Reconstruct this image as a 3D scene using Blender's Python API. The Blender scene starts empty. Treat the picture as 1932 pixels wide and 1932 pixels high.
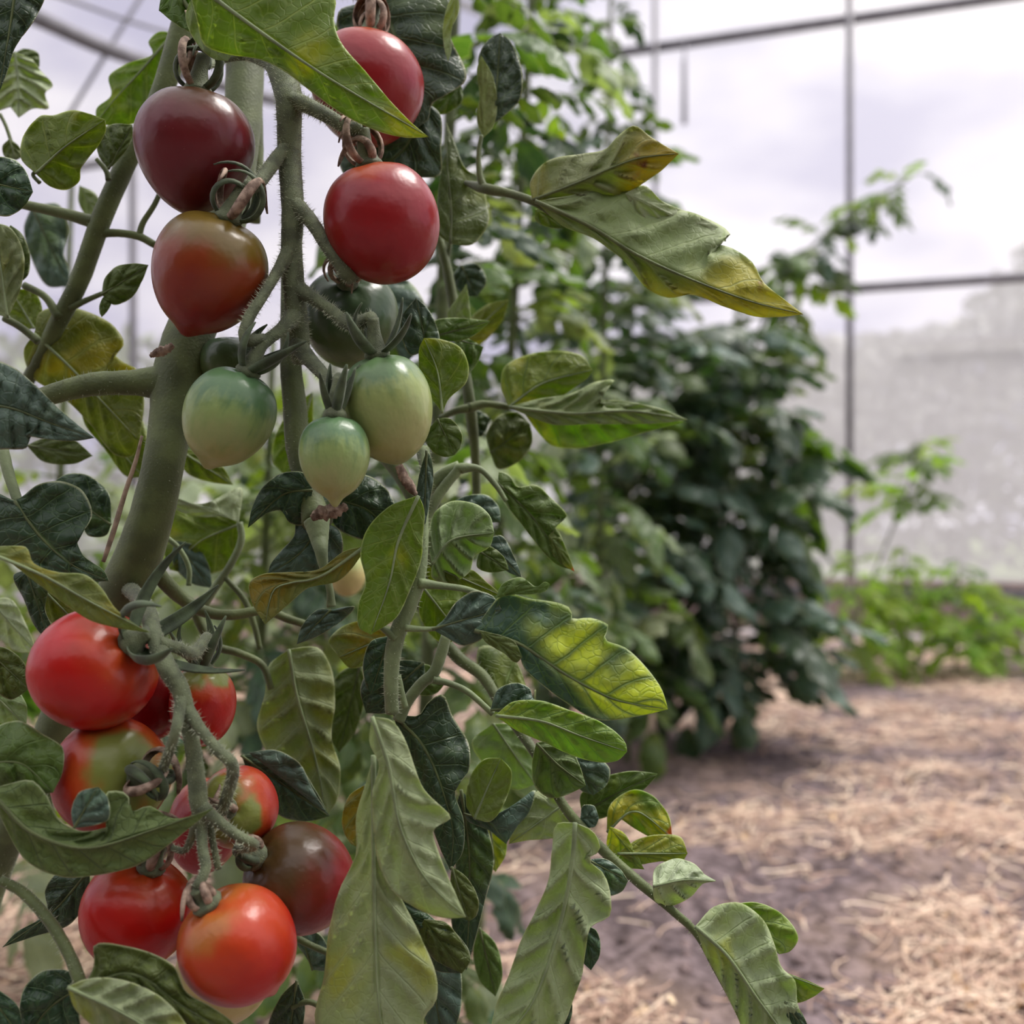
import bpy, math, random
import numpy as np
from mathutils import Vector, Matrix

random.seed(7); rng = np.random.default_rng(7)
SC = bpy.context.scene
COL = SC.collection
F = 1932.0; CX = CY = 966.0; CAMH = 0.6

# ------------------------------------------------------------------ camera
cam = bpy.data.cameras.new('camera'); camo = bpy.data.objects.new('camera', cam); COL.objects.link(camo)
camo.location = (0, 0, CAMH); camo.rotation_euler = (math.pi / 2, 0, 0)
cam.lens = 36; cam.sensor_width = 36; cam.clip_start = 0.02; cam.clip_end = 200
cam.dof.use_dof = True; cam.dof.focus_distance = 0.485; cam.dof.aperture_fstop = 6.2
SC.camera = camo

# ------------------------------------------------------------------ world: thin bright overcast with soft cloud
w = bpy.data.worlds.new('world'); SC.world = w; w.use_nodes = True
nt = w.node_tree; nt.nodes.clear()
out = nt.nodes.new('ShaderNodeOutputWorld'); bg = nt.nodes.new('ShaderNodeBackground')
tc = nt.nodes.new('ShaderNodeTexCoord'); mp = nt.nodes.new('ShaderNodeMapping'); mp.inputs['Scale'].default_value = (2.2, 2.2, 4.5)
mp.inputs['Rotation'].default_value = (0.0, 0.5, 0.4); mp.inputs['Location'].default_value = (0.3, 0.2, 0.1)
nz = nt.nodes.new('ShaderNodeTexNoise'); nz.inputs['Scale'].default_value = 1.3; nz.inputs['Detail'].default_value = 4
cr = nt.nodes.new('ShaderNodeValToRGB')
cr.color_ramp.elements[0].position = 0.42; cr.color_ramp.elements[0].color = (0.47, 0.46, 0.66, 1)
cr.color_ramp.elements[1].position = 0.60; cr.color_ramp.elements[1].color = (1.15, 1.10, 1.11, 1)
nt.links.new(tc.outputs['Generated'], mp.inputs['Vector']); nt.links.new(mp.outputs[0], nz.inputs['Vector'])
nt.links.new(nz.outputs['Fac'], cr.inputs['Fac']); nt.links.new(cr.outputs[0], bg.inputs['Color'])
bg.inputs['Strength'].default_value = 1.15
nt.links.new(bg.outputs[0], out.inputs['Surface'])

# ------------------------------------------------------------------ sun (veiled)
def sun(name, d, energy, angle, color):
    l = bpy.data.lights.new(name, 'SUN'); l.energy = energy; l.angle = math.radians(angle); l.color = color
    o = bpy.data.objects.new(name, l); COL.objects.link(o)
    o.rotation_euler = Vector(d).to_track_quat('-Z', 'Y').to_euler(); o.location = (0, 0, 6)
sun('sun', (-0.40, -0.18, -0.80), 6.5, 22, (1.0, 0.95, 0.88))

SC.view_settings.view_transform = 'Standard'; SC.view_settings.look = 'None'
SC.view_settings.gamma = 1.0; SC.view_settings.exposure = 0.25; SC.view_settings.use_curve_mapping = False
cy = SC.cycles
cy.max_bounces = 8; cy.diffuse_bounces = 3; cy.glossy_bounces = 2; cy.transmission_bounces = 4; cy.transparent_max_bounces = 8
cy.use_denoising = True; cy.caustics_reflective = False; cy.caustics_refractive = False
cy.sample_clamp_indirect = 4.0

# ------------------------------------------------------------------ helpers
def P(px, py, d): return Vector(((px - CX) / F * d, d, CAMH - (py - CY) / F * d))
def ground_at(px, py):
    d = CAMH * F / (py - CY); return ((px - CX) / F * d, d)

def tag(o, label=None, cat=None, group=None, kind=None):
    if label: o['label'] = label
    if cat: o['category'] = cat
    if group: o['group'] = group
    if kind: o['kind'] = kind
    return o
def empty(name, loc, label, cat, group=None):
    o = bpy.data.objects.new(name, None); COL.objects.link(o); o.location = loc; o.empty_display_size = 0.02
    tag(o, label, cat, group); return o
def link_mesh(name, me, parent=None):
    o = bpy.data.objects.new(name, me); COL.objects.link(o)
    if parent is not None:
        o.parent = parent
        o.matrix_parent_inverse = Matrix.Translation(-parent.location)
    return o
def make_mesh(name, V, Fc, mats, uv=None, smooth=True, fmat=None, nv=None):
    me = bpy.data.meshes.new(name); me.from_pydata([tuple(v) for v in V], [], Fc)
    for m in mats: me.materials.append(m)
    if smooth: me.polygons.foreach_set('use_smooth', [True] * len(me.polygons))
    if fmat is not None: me.polygons.foreach_set('material_index', fmat)
    if uv is not None:
        l = me.uv_layers.new(name='UVMap')
        idx = np.zeros(len(me.loops), dtype=np.int32); me.loops.foreach_get('vertex_index', idx)
        l.data.foreach_set('uv', np.asarray(uv, dtype=np.float32)[idx].ravel())
        u2 = np.asarray(uv, dtype=np.float32).copy(); u2[:, 1] *= (nv or 5.0)
        l2 = me.uv_layers.new(name='VeinMap'); l2.data.foreach_set('uv', u2[idx].ravel())
    me.update(); return me

def catmull(pts, n, closed=False):
    """n+1 points spaced evenly along a centripetal-ish Catmull-Rom curve through pts"""
    p = np.array(pts, float)
    if len(p) == 2:
        s = np.linspace(0, 1, n + 1)[:, None]; return p[0] * (1 - s) + p[1] * s
    q = np.vstack([2 * p[0] - p[1], p, 2 * p[-1] - p[-2]])
    res = []
    for i in range(1, len(q) - 2):
        t = np.linspace(0, 1, 10, endpoint=False)[:, None]
        a, b, c, d = q[i - 1], q[i], q[i + 1], q[i + 2]
        la, lb, lc = (max(np.linalg.norm(b[:2] - a[:2]), 1e-6), max(np.linalg.norm(c[:2] - b[:2]), 1e-6), max(np.linalg.norm(d[:2] - c[:2]), 1e-6))
        m1 = ((b - a) / la + (c - b) / lb) * 0.5 * lb * 0.9; m2 = ((c - b) / lb + (d - c) / lc) * 0.5 * lb * 0.9
        res.append((2*t**3 - 3*t**2 + 1) * b + (t**3 - 2*t**2 + t) * m1 + (-2*t**3 + 3*t**2) * c + (t**3 - t**2) * m2)
    res = np.vstack(res + [p[-1:]])
    seg = np.linalg.norm(np.diff(res, axis=0), axis=1); s = np.concatenate([[0], np.cumsum(seg)]); s /= s[-1]
    u = np.linspace(0, 1, n + 1)
    return np.stack([np.interp(u, s, res[:, k]) for k in range(res.shape[1])], 1)

# ------------------------------------------------------------------ materials
def new_mat(name):
    m = bpy.data.materials.new(name); m.use_nodes = True; m.node_tree.nodes.clear(); return m, m.node_tree
def N(nt, t, **kw):
    n = nt.nodes.new(t)
    for k, v in kw.items():
        if k.startswith('_'): setattr(n, k[1:], v)
        else: n.inputs[k.replace('__', ' ')].default_value = v
    return n
def math_(nt, op, a, b=None, c=None, clamp=False):
    n = nt.nodes.new('ShaderNodeMath'); n.operation = op; n.use_clamp = clamp
    for i, v in enumerate((a, b, c)):
        if v is None: continue
        if isinstance(v, (int, float)): n.inputs[i].default_value = v
        else: nt.links.new(v, n.inputs[i])
    return n.outputs[0]
def smooth_(nt, v, lo, hi, a=0.0, b=1.0):
    n = nt.nodes.new('ShaderNodeMapRange'); n.interpolation_type = 'SMOOTHSTEP'
    nt.links.new(v, n.inputs[0]); n.inputs[1].default_value = lo; n.inputs[2].default_value = hi
    n.inputs[3].default_value = a; n.inputs[4].default_value = b; return n.outputs[0]
def mix_(nt, f, a, b, bt='MIX'):
    n = nt.nodes.new('ShaderNodeMix'); n.data_type = 'RGBA'; n.blend_type = bt
    for k, v in ((0, f), (6, a), (7, b)):
        if isinstance(v, (int, float)): n.inputs[k].default_value = v
        elif isinstance(v, tuple): n.inputs[k].default_value = (*v[:3], 1)
        else: nt.links.new(v, n.inputs[k])
    return n.outputs[2]

def leaf_mat(name, base, vein, patch, amount, rough=0.5, trans=0.35, nveins=8.0, tipburn=False, tipyel=False, patch_outer=False, vein_s=0.8, tcol=None, sheen=0.06, tmul=1.5):
    m, nt = new_mat(name)
    uv = N(nt, 'ShaderNodeTexCoord'); sep = N(nt, 'ShaderNodeSeparateXYZ'); um = N(nt, 'ShaderNodeUVMap', _uv_map='UVMap'); nt.links.new(um.outputs[0], sep.inputs[0])
    a = math_(nt, 'MULTIPLY', math_(nt, 'ABSOLUTE', math_(nt, 'SUBTRACT', sep.outputs[0], 0.5)), 2.0)
    v = sep.outputs[1]
    vm_ = N(nt, 'ShaderNodeUVMap', _uv_map='VeinMap'); sp2 = N(nt, 'ShaderNodeSeparateXYZ'); nt.links.new(vm_.outputs[0], sp2.inputs[0]); vv = sp2.outputs[1]
    ob = uv.outputs['Object']
    n1 = N(nt, 'ShaderNodeTexNoise', Scale=38.0, Detail=3.0); nt.links.new(ob, n1.inputs['Vector'])
    n2 = N(nt, 'ShaderNodeTexNoise', Scale=260.0, Detail=2.0); nt.links.new(ob, n2.inputs['Vector'])
    wv = math_(nt, 'ADD', math_(nt, 'SUBTRACT', vv, math_(nt, 'MULTIPLY', math_(nt, 'POWER', a, 0.8), 1.3)), math_(nt, 'MULTIPLY', n1.outputs['Fac'], 0.35))
    f = math_(nt, 'MULTIPLY', math_(nt, 'ABSOLUTE', math_(nt, 'SUBTRACT', math_(nt, 'FRACT', wv), 0.5)), 2.0)
    lat = math_(nt, 'MULTIPLY', smooth_(nt, f, 0.90, 0.995), smooth_(nt, a, 0.75, 1.0, 1.0, 0.15))
    mid = smooth_(nt, a, 0.02, 0.07, 1.0, 0.0)
    vo = N(nt, 'ShaderNodeTexVoronoi', Scale=210.0, _feature='DISTANCE_TO_EDGE'); nt.links.new(mix_(nt, 0.018, ob, n1.outputs['Color'], 'ADD'), vo.inputs['Vector'])
    net = smooth_(nt, vo.outputs['Distance'], 0.0, 0.11, 0.34, 0.0)
    vm = math_(nt, 'MAXIMUM', math_(nt, 'MAXIMUM', lat, mid), net)
    vm = math_(nt, 'MULTIPLY', vm, vein_s)
    rim = smooth_(nt, a, 0.95, 0.985, 0.0, 0.75)
    oi = N(nt, 'ShaderNodeObjectInfo')
    # chlorotic patches between the veins
    n3 = N(nt, 'ShaderNodeTexNoise', Scale=24.0, Detail=2.0); nt.links.new(ob, n3.inputs['Vector'])
    pm = smooth_(nt, n3.outputs['Fac'], 0.62 - amount * 0.35, 0.74 - amount * 0.25)
    if patch_outer: pm = math_(nt, 'MULTIPLY', pm, smooth_(nt, math_(nt, 'SUBTRACT', v, math_(nt, 'MULTIPLY', sep.outputs[0], 0.8)), -0.15, 0.2))
    pm = math_(nt, 'MULTIPLY', pm, smooth_(nt, f, 0.55, 1.0, 1.0, 0.45))
    c = mix_(nt, n1.outputs['Fac'], tuple(x * 0.72 for x in base), tuple(min(1, x * 1.3) for x in base))
    c = mix_(nt, pm, c, patch)
    if tipyel:
        ty = smooth_(nt, math_(nt, 'ADD', math_(nt, 'ADD', v, math_(nt, 'MULTIPLY', sep.outputs[0], 0.35)), math_(nt, 'MULTIPLY', math_(nt, 'SUBTRACT', n3.outputs['Fac'], 0.5), 0.5)), 0.72, 1.0)
        c = mix_(nt, ty, c, (0.40, 0.34, 0.02))
        br = smooth_(nt, math_(nt, 'ADD', math_(nt, 'MULTIPLY', v, 0.12), n1.outputs['Fac']), 0.72, 0.78)
        c = mix_(nt, math_(nt, 'MULTIPLY', br, ty), c, (0.22, 0.08, 0.02))
    c = mix_(nt, vm, c, vein)
    c = mix_(nt, rim, c, (0.46, 0.50, 0.30))
    c = mix_(nt, math_(nt, 'MULTIPLY', n2.outputs['Fac'], 0.3), c, tuple(x * 0.55 for x in base))
    hs = N(nt, 'ShaderNodeHueSaturation'); nt.links.new(c, hs.inputs['Color'])
    nt.links.new(math_(nt, 'ADD', math_(nt, 'MULTIPLY', oi.outputs['Random'], 0.3), 0.85), hs.inputs['Value'])
    nt.links.new(math_(nt, 'ADD', math_(nt, 'MULTIPLY', oi.outputs['Random'], 0.03), 0.485), hs.inputs['Hue'])
    c = hs.outputs[0]
    if tipburn:
        tb = smooth_(nt, math_(nt, 'ADD', v, math_(nt, 'MULTIPLY', n2.outputs['Fac'], 0.08)), 0.93, 0.98)
        c = mix_(nt, tb, c, (0.42, 0.14, 0.04))
    bs = N(nt, 'ShaderNodeBsdfPrincipled', Roughness=rough); nt.links.new(c, bs.inputs['Base Color'])
    bs.inputs['Sheen Weight'].default_value = sheen; bs.inputs['Sheen Roughness'].default_value = 0.4
    bs.inputs['Specular IOR Level'].default_value = 0.45
    tr = N(nt, 'ShaderNodeBsdfTranslucent')
    if tcol is None: tcol = (1.5, 1.7, 0.5)
    t2 = mix_(nt, 1.0, c, tuple(x * tmul for x in tcol), 'MULTIPLY'); nt.links.new(t2, tr.inputs['Color'])
    bump = N(nt, 'ShaderNodeBump', Strength=0.7, Distance=0.0011)
    hh = math_(nt, 'ADD', math_(nt, 'MULTIPLY', vm, -1.0), math_(nt, 'MULTIPLY', n2.outputs['Fac'], 0.6))
    nt.links.new(hh, bump.inputs['Height']); nt.links.new(bump.outputs[0], bs.inputs['Normal'])
    mx = N(nt, 'ShaderNodeMixShader', Fac=trans); nt.links.new(bs.outputs[0], mx.inputs[1]); nt.links.new(tr.outputs[0], mx.inputs[2])
    o = N(nt, 'ShaderNodeOutputMaterial'); nt.links.new(mx.outputs[0], o.inputs['Surface'])
    return m

LM = {
 'dark':  leaf_mat('leaf_dark_green', (0.032, 0.072, 0.030), (0.13, 0.22, 0.08), (0.08, 0.15, 0.02), 0.2, rough=0.42, trans=0.2),
 'blue':  leaf_mat('leaf_blue_green', (0.075, 0.13, 0.09), (0.15, 0.23, 0.14), (0.09, 0.17, 0.04), 0.1, rough=0.45, trans=0.18),
 'mid':   leaf_mat('leaf_mid_green', (0.095, 0.145, 0.025), (0.20, 0.28, 0.08), (0.17, 0.22, 0.02), 0.2, trans=0.32),
 'sage':  leaf_mat('leaf_sage_green', (0.15, 0.20, 0.06), (0.08, 0.12, 0.04), (0.18, 0.24, 0.04), 0.25, rough=0.55, trans=0.3),
 'lime':  leaf_mat('leaf_backlit_green', (0.15, 0.205, 0.022), (0.30, 0.34, 0.10), (0.32, 0.32, 0.02), 0.3, trans=0.45, tcol=(1.6, 1.6, 0.45)),
 'pale':  leaf_mat('leaf_pale_underside', (0.33, 0.39, 0.22), (0.42, 0.50, 0.29), (0.36, 0.40, 0.08), 0.22, rough=0.6, trans=0.3, vein_s=0.6),
 'ash':   leaf_mat('leaf_grey_underside', (0.24, 0.30, 0.14), (0.34, 0.40, 0.23), (0.26, 0.30, 0.05), 0.2, rough=0.6, trans=0.3, vein_s=0.55),
 'ashy':  leaf_mat('leaf_grey_underside_yellow_tip', (0.24, 0.29, 0.13), (0.33, 0.38, 0.20), (0.25, 0.27, 0.04), 0.3, rough=0.6, trans=0.3, vein_s=0.5, tipyel=True),
 'chlor': leaf_mat('leaf_yellowing_green', (0.050, 0.105, 0.060), (0.18, 0.27, 0.07), (0.52, 0.54, 0.03), 0.62, trans=0.34, patch_outer=True),
 'yell':  leaf_mat('leaf_yellow', (0.20, 0.27, 0.04), (0.14, 0.22, 0.08), (0.46, 0.44, 0.04), 0.55, trans=0.38),
 'olive': leaf_mat('leaf_olive_underside', (0.19, 0.22, 0.06), (0.26, 0.30, 0.12), (0.30, 0.24, 0.02), 0.5, rough=0.6, trans=0.4),
 'burn':  leaf_mat('leaf_brown_tipped', (0.15, 0.23, 0.04), (0.27, 0.35, 0.11), (0.44, 0.40, 0.03), 0.5, trans=0.4, tipburn=True),
 'white': leaf_mat('leaf_whitish_young', (0.40, 0.46, 0.30), (0.52, 0.58, 0.42), (0.40, 0.46, 0.20), 0.1, rough=0.6, trans=0.25),
 'bgm':   leaf_mat('row_leaf_green', (0.070, 0.125, 0.028), (0.16, 0.22, 0.08), (0.13, 0.19, 0.02), 0.15, rough=0.4, trans=0.3),
 'bgd':   leaf_mat('row_leaf_dark', (0.028, 0.065, 0.030), (0.10, 0.17, 0.08), (0.06, 0.12, 0.02), 0.1, rough=0.36, trans=0.15),
 'bgb':   leaf_mat('row_leaf_bluish', (0.060, 0.115, 0.080), (0.15, 0.22, 0.14), (0.09, 0.16, 0.04), 0.1, rough=0.36, trans=0.15),
 'bgl':   leaf_mat('row_leaf_light', (0.15, 0.22, 0.035), (0.27, 0.34, 0.12), (0.26, 0.30, 0.03), 0.2, rough=0.45, trans=0.42),
 'seed':  leaf_mat('seedling_leaf_bright', (0.24, 0.36, 0.05), (0.34, 0.44, 0.14), (0.34, 0.40, 0.03), 0.2, rough=0.45, trans=0.45),
 'bga':   leaf_mat('row_leaf_ashen', (0.24, 0.29, 0.17), (0.34, 0.40, 0.25), (0.26, 0.30, 0.08), 0.1, rough=0.5, trans=0.3),
}
def simple_mat(name, col, rough=0.6, noise=0.25, scale=60, bump=0.3, bdist=0.0006, sheen=0.0, metallic=0.0, trans=0.0, col2=None, spec=0.4):
    m, nt = new_mat(name)
    tcn = N(nt, 'ShaderNodeTexCoord'); n = N(nt, 'ShaderNodeTexNoise', Scale=float(scale), Detail=4.0); nt.links.new(tcn.outputs['Object'], n.inputs['Vector'])
    a = tuple(x * (1 - noise) for x in col); b = col2 or tuple(min(1, x * (1 + noise)) for x in col)
    c = mix_(nt, smooth_(nt, n.outputs['Fac'], 0.35, 0.65), a, b)
    bs = N(nt, 'ShaderNodeBsdfPrincipled', Roughness=rough, Metallic=metallic); nt.links.new(c, bs.inputs['Base Color'])
    bs.inputs['Sheen Weight'].default_value = sheen; bs.inputs['Specular IOR Level'].default_value = spec
    n2 = N(nt, 'ShaderNodeTexNoise', Scale=float(scale * 12), Detail=2.0); nt.links.new(tcn.outputs['Object'], n2.inputs['Vector'])
    bp = N(nt, 'ShaderNodeBump', Strength=bump, Distance=bdist); nt.links.new(n2.outputs['Fac'], bp.inputs['Height']); nt.links.new(bp.outputs[0], bs.inputs['Normal'])
    o = N(nt, 'ShaderNodeOutputMaterial'); nt.links.new(bs.outputs[0], o.inputs['Surface'])
    return m
M_STEM = simple_mat('stem_green', (0.088, 0.115, 0.036), 0.6, sheen=0.15, bump=0.5)
M_TRUSS = simple_mat('truss_stem_grey_green', (0.115, 0.14, 0.07), 0.65, noise=0.3, scale=150, sheen=0.18, bump=0.7)
M_STALK = simple_mat('leaf_stalk_pale_green', (0.17, 0.22, 0.10), 0.6, sheen=0.15, bump=0.4)
M_SEPAL = simple_mat('sepal_green', (0.055, 0.080, 0.036), 0.65, noise=0.4, scale=120, sheen=0.15)
M_DRY = simple_mat('sepal_dry_brown', (0.24, 0.15, 0.10), 0.75, noise=0.5, scale=200, bump=0.6, col2=(0.42, 0.31, 0.23))
M_HAIR = simple_mat('plant_hair', (0.55, 0.6, 0.42), 0.5, noise=0.05)
M_PIPE = simple_mat('galvanised_pipe', (0.17, 0.165, 0.18), 0.55, noise=0.12, scale=20, metallic=0.2)
M_WIRE = simple_mat('dark_wire', (0.20, 0.20, 0.22), 0.6, noise=0.1)
M_BOARD = simple_mat('weathered_board', (0.33, 0.25, 0.23), 0.8, noise=0.3, scale=14, bump=0.5, bdist=0.003)
M_TWINE = simple_mat('dry_tendril', (0.30, 0.23, 0.16), 0.8, noise=0.3, scale=200)

def tomato_mat(name, body, shoulder, extent, streak=0.0, rough=0.30, mid=None, soft=0.22):
    m, nt = new_mat(name)
    tcn = N(nt, 'ShaderNodeTexCoord'); sep = N(nt, 'ShaderNodeSeparateXYZ'); nt.links.new(tcn.outputs['Generated'], sep.inputs[0])
    mpn = N(nt, 'ShaderNodeMapping', Scale=(1, 1, 0.18 if streak else 1)); nt.links.new(tcn.outputs['Generated'], mpn.inputs['Vector'])
    n1 = N(nt, 'ShaderNodeTexNoise', Scale=14.0 if streak else 2.2, Detail=3.0); nt.links.new(mpn.outputs[0], n1.inputs['Vector'])
    n2 = N(nt, 'ShaderNodeTexNoise', Scale=2.5, Detail=2.0); nt.links.new(tcn.outputs['Generated'], n2.inputs['Vector'])
    z = math_(nt, 'ADD', sep.outputs[2], math_(nt, 'MULTIPLY', math_(nt, 'SUBTRACT', n1.outputs['Fac'], 0.5), 0.22 + streak))
    z = math_(nt, 'ADD', z, math_(nt, 'MULTIPLY', math_(nt, 'SUBTRACT', n2.outputs['Fac'], 0.5), 0.5))
    f = smooth_(nt, z, 1 - extent - soft, 1 - extent + soft)
    b2 = mix_(nt, n2.outputs['Fac'], tuple(x * 0.8 for x in body), tuple(min(1, x * 1.2) for x in body))
    if mid:
        c = mix_(nt, smooth_(nt, z, 1 - extent - soft * 2.2, 1 - extent), b2, mid)
        c = mix_(nt, smooth_(nt, z, 1 - extent - soft * 0.3, 1 - extent + soft), c, shoulder)
    else: c = mix_(nt, f, b2, shoulder)
    # tiny pale freckles
    vo = N(nt, 'ShaderNodeTexVoronoi', Scale=16.0); nt.links.new(tcn.outputs['Generated'], vo.inputs['Vector'])
    c = mix_(nt, smooth_(nt, vo.outputs['Distance'], 0.02, 0.05, 0.35, 0.0), c, (0.75, 0.55, 0.35))
    bs = N(nt, 'ShaderNodeBsdfPrincipled', Roughness=rough); nt.links.new(c, bs.inputs['Base Color'])
    bs.inputs['Specular IOR Level'].default_value = 0.36
    bs.inputs['Coat Weight'].default_value = 0.2; bs.inputs['Coat Roughness'].default_value = 0.34
    bs.inputs['Sheen Weight'].default_value = 0.0
    n4 = N(nt, 'ShaderNodeTexNoise', Scale=7.0, Detail=2.0); nt.links.new(tcn.outputs['Generated'], n4.inputs['Vector'])
    bp = N(nt, 'ShaderNodeBump', Strength=0.25, Distance=0.002); nt.links.new(n4.outputs['Fac'], bp.inputs['Height'])
    nt.links.new(bp.outputs[0], bs.inputs['Normal'])
    o = N(nt, 'ShaderNodeOutputMaterial'); nt.links.new(bs.outputs[0], o.inputs['Surface'])
    return m
TM = {
 'maroon': tomato_mat('tomato_maroon', (0.125, 0.008, 0.012), (0.075, 0.032, 0.008), 0.24),
 'brown':  tomato_mat('tomato_brown_red', (0.20, 0.007, 0.007), (0.13, 0.085, 0.010), 0.36, mid=(0.22, 0.035, 0.006)),
 'red':    tomato_mat('tomato_red', (0.25, 0.006, 0.009), (0.36, 0.08, 0.012), 0.06),
 'redor':  tomato_mat('tomato_bright_red', (0.42, 0.007, 0.005), (0.36, 0.07, 0.010), 0.07),
 'shoul':  tomato_mat('tomato_green_shouldered', (0.38, 0.009, 0.006), (0.19, 0.22, 0.045), 0.20, mid=(0.42, 0.055, 0.008), soft=0.12),
 'choc':   tomato_mat('tomato_dark_brown', (0.20, 0.007, 0.008), (0.065, 0.035, 0.010), 0.42),
 'orange': tomato_mat('tomato_orange_red', (0.42, 0.014, 0.008), (0.38, 0.13, 0.025), 0.20, mid=(0.45, 0.045, 0.010)),
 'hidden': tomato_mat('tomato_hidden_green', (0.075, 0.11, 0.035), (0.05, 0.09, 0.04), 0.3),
 'green':  tomato_mat('tomato_unripe_green', (0.36, 0.38, 0.15), (0.085, 0.17, 0.07), 0.40, streak=0.12, rough=0.3, mid=(0.24, 0.33, 0.11)),
 'green2': tomato_mat('tomato_unripe_pale', (0.36, 0.37, 0.14), (0.10, 0.18, 0.07), 0.34, streak=0.10, rough=0.3, mid=(0.27, 0.33, 0.11)),
 'cream':  tomato_mat('tomato_cream_green', (0.50, 0.42, 0.16), (0.30, 0.36, 0.12), 0.3),
}

# ------------------------------------------------------------------ setting: ground
def soil_material():
    m, nt = new_mat('soil')
    tcn = N(nt, 'ShaderNodeTexCoord'); g = tcn.outputs['Object']
    n1 = N(nt, 'ShaderNodeTexNoise', Scale=2.2, Detail=4.0); nt.links.new(g, n1.inputs['Vector'])
    n2 = N(nt, 'ShaderNodeTexNoise', Scale=40.0, Detail=6.0); nt.links.new(g, n2.inputs['Vector'])
    c = mix_(nt, smooth_(nt, n2.outputs['Fac'], 0.35, 0.7), (0.09, 0.068, 0.07), (0.27, 0.21, 0.215))
    c = mix_(nt, smooth_(nt, n1.outputs['Fac'], 0.45, 0.65, 0, 0.5), c, (0.42, 0.30, 0.22))
    bs = N(nt, 'ShaderNodeBsdfPrincipled', Roughness=0.95); nt.links.new(c, bs.inputs['Base Color']); bs.inputs['Specular IOR Level'].default_value = 0.15
    n3 = N(nt, 'ShaderNodeTexNoise', Scale=120.0, Detail=5.0); nt.links.new(g, n3.inputs['Vector'])
    bp = N(nt, 'ShaderNodeBump', Strength=0.8, Distance=0.012); nt.links.new(n3.outputs['Fac'], bp.inputs['Height']); nt.links.new(bp.outputs[0], bs.inputs['Normal'])
    o = N(nt, 'ShaderNodeOutputMaterial'); nt.links.new(bs.outputs[0], o.inputs['Surface']); return m
from mathutils import noise as mn
def hgt(x, y):
    return 0.022 * mn.noise(Vector((x * 3, y * 3, 0))) + 0.012 * mn.noise(Vector((x * 11, y * 11, 5))) + 0.006 * mn.noise(Vector((x * 30, y * 30, 9))) - 0.02
def ground():
    xs = np.concatenate([np.linspace(-7, -1.3, 20), np.linspace(-1.2, 2.2, 210), np.linspace(2.3, 6, 14)])
    ys = np.concatenate([np.linspace(-4, 0.7, 12), np.linspace(0.75, 4.2, 230), np.linspace(4.3, 8, 20)])
    V = []; Fc = []
    for y in ys:
        for x in xs: V.append((x, y, hgt(x, y)))
    nx = len(xs)
    for j in range(len(ys) - 1):
        for i in range(nx - 1):
            a = j * nx + i; Fc.append((a, a + 1, a + 1 + nx, a + nx))
    o = link_mesh('floor', make_mesh('floor', V, Fc, [soil_material()])); o['kind'] = 'structure'
    # land outside the greenhouse
    V = [(-30, -12, -0.12), (30, -12, -0.12), (30, 30, -0.12), (-30, 30, -0.12)]
    o = link_mesh('ground', make_mesh('ground', V, [(0, 1, 2, 3)], [simple_mat('meadow', (0.10, 0.14, 0.05), 0.9, scale=3)])); o['kind'] = 'structure'
ground()

def tone_mat(name, c0, c1, c2, rough=0.8, trans=0.0):
    m, nt = new_mat(name)
    at = N(nt, 'ShaderNodeAttribute', _attribute_name='tone'); r = N(nt, 'ShaderNodeValToRGB')
    r.color_ramp.elements[0].color = (*c0, 1); r.color_ramp.elements[1].color = (*c2, 1); e = r.color_ramp.elements.new(0.5); e.color = (*c1, 1)
    nt.links.new(at.outputs['Fac'], r.inputs[0])
    bs = N(nt, 'ShaderNodeBsdfPrincipled', Roughness=rough); nt.links.new(r.outputs[0], bs.inputs['Base Color']); bs.inputs['Specular IOR Level'].default_value = 0.25
    o = N(nt, 'ShaderNodeOutputMaterial'); nt.links.new(bs.outputs[0], o.inputs['Surface']); return m
def add_tone(me, tones):
    a = me.attributes.new('tone', 'FLOAT', 'FACE'); a.data.foreach_set('value', tones)

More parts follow.
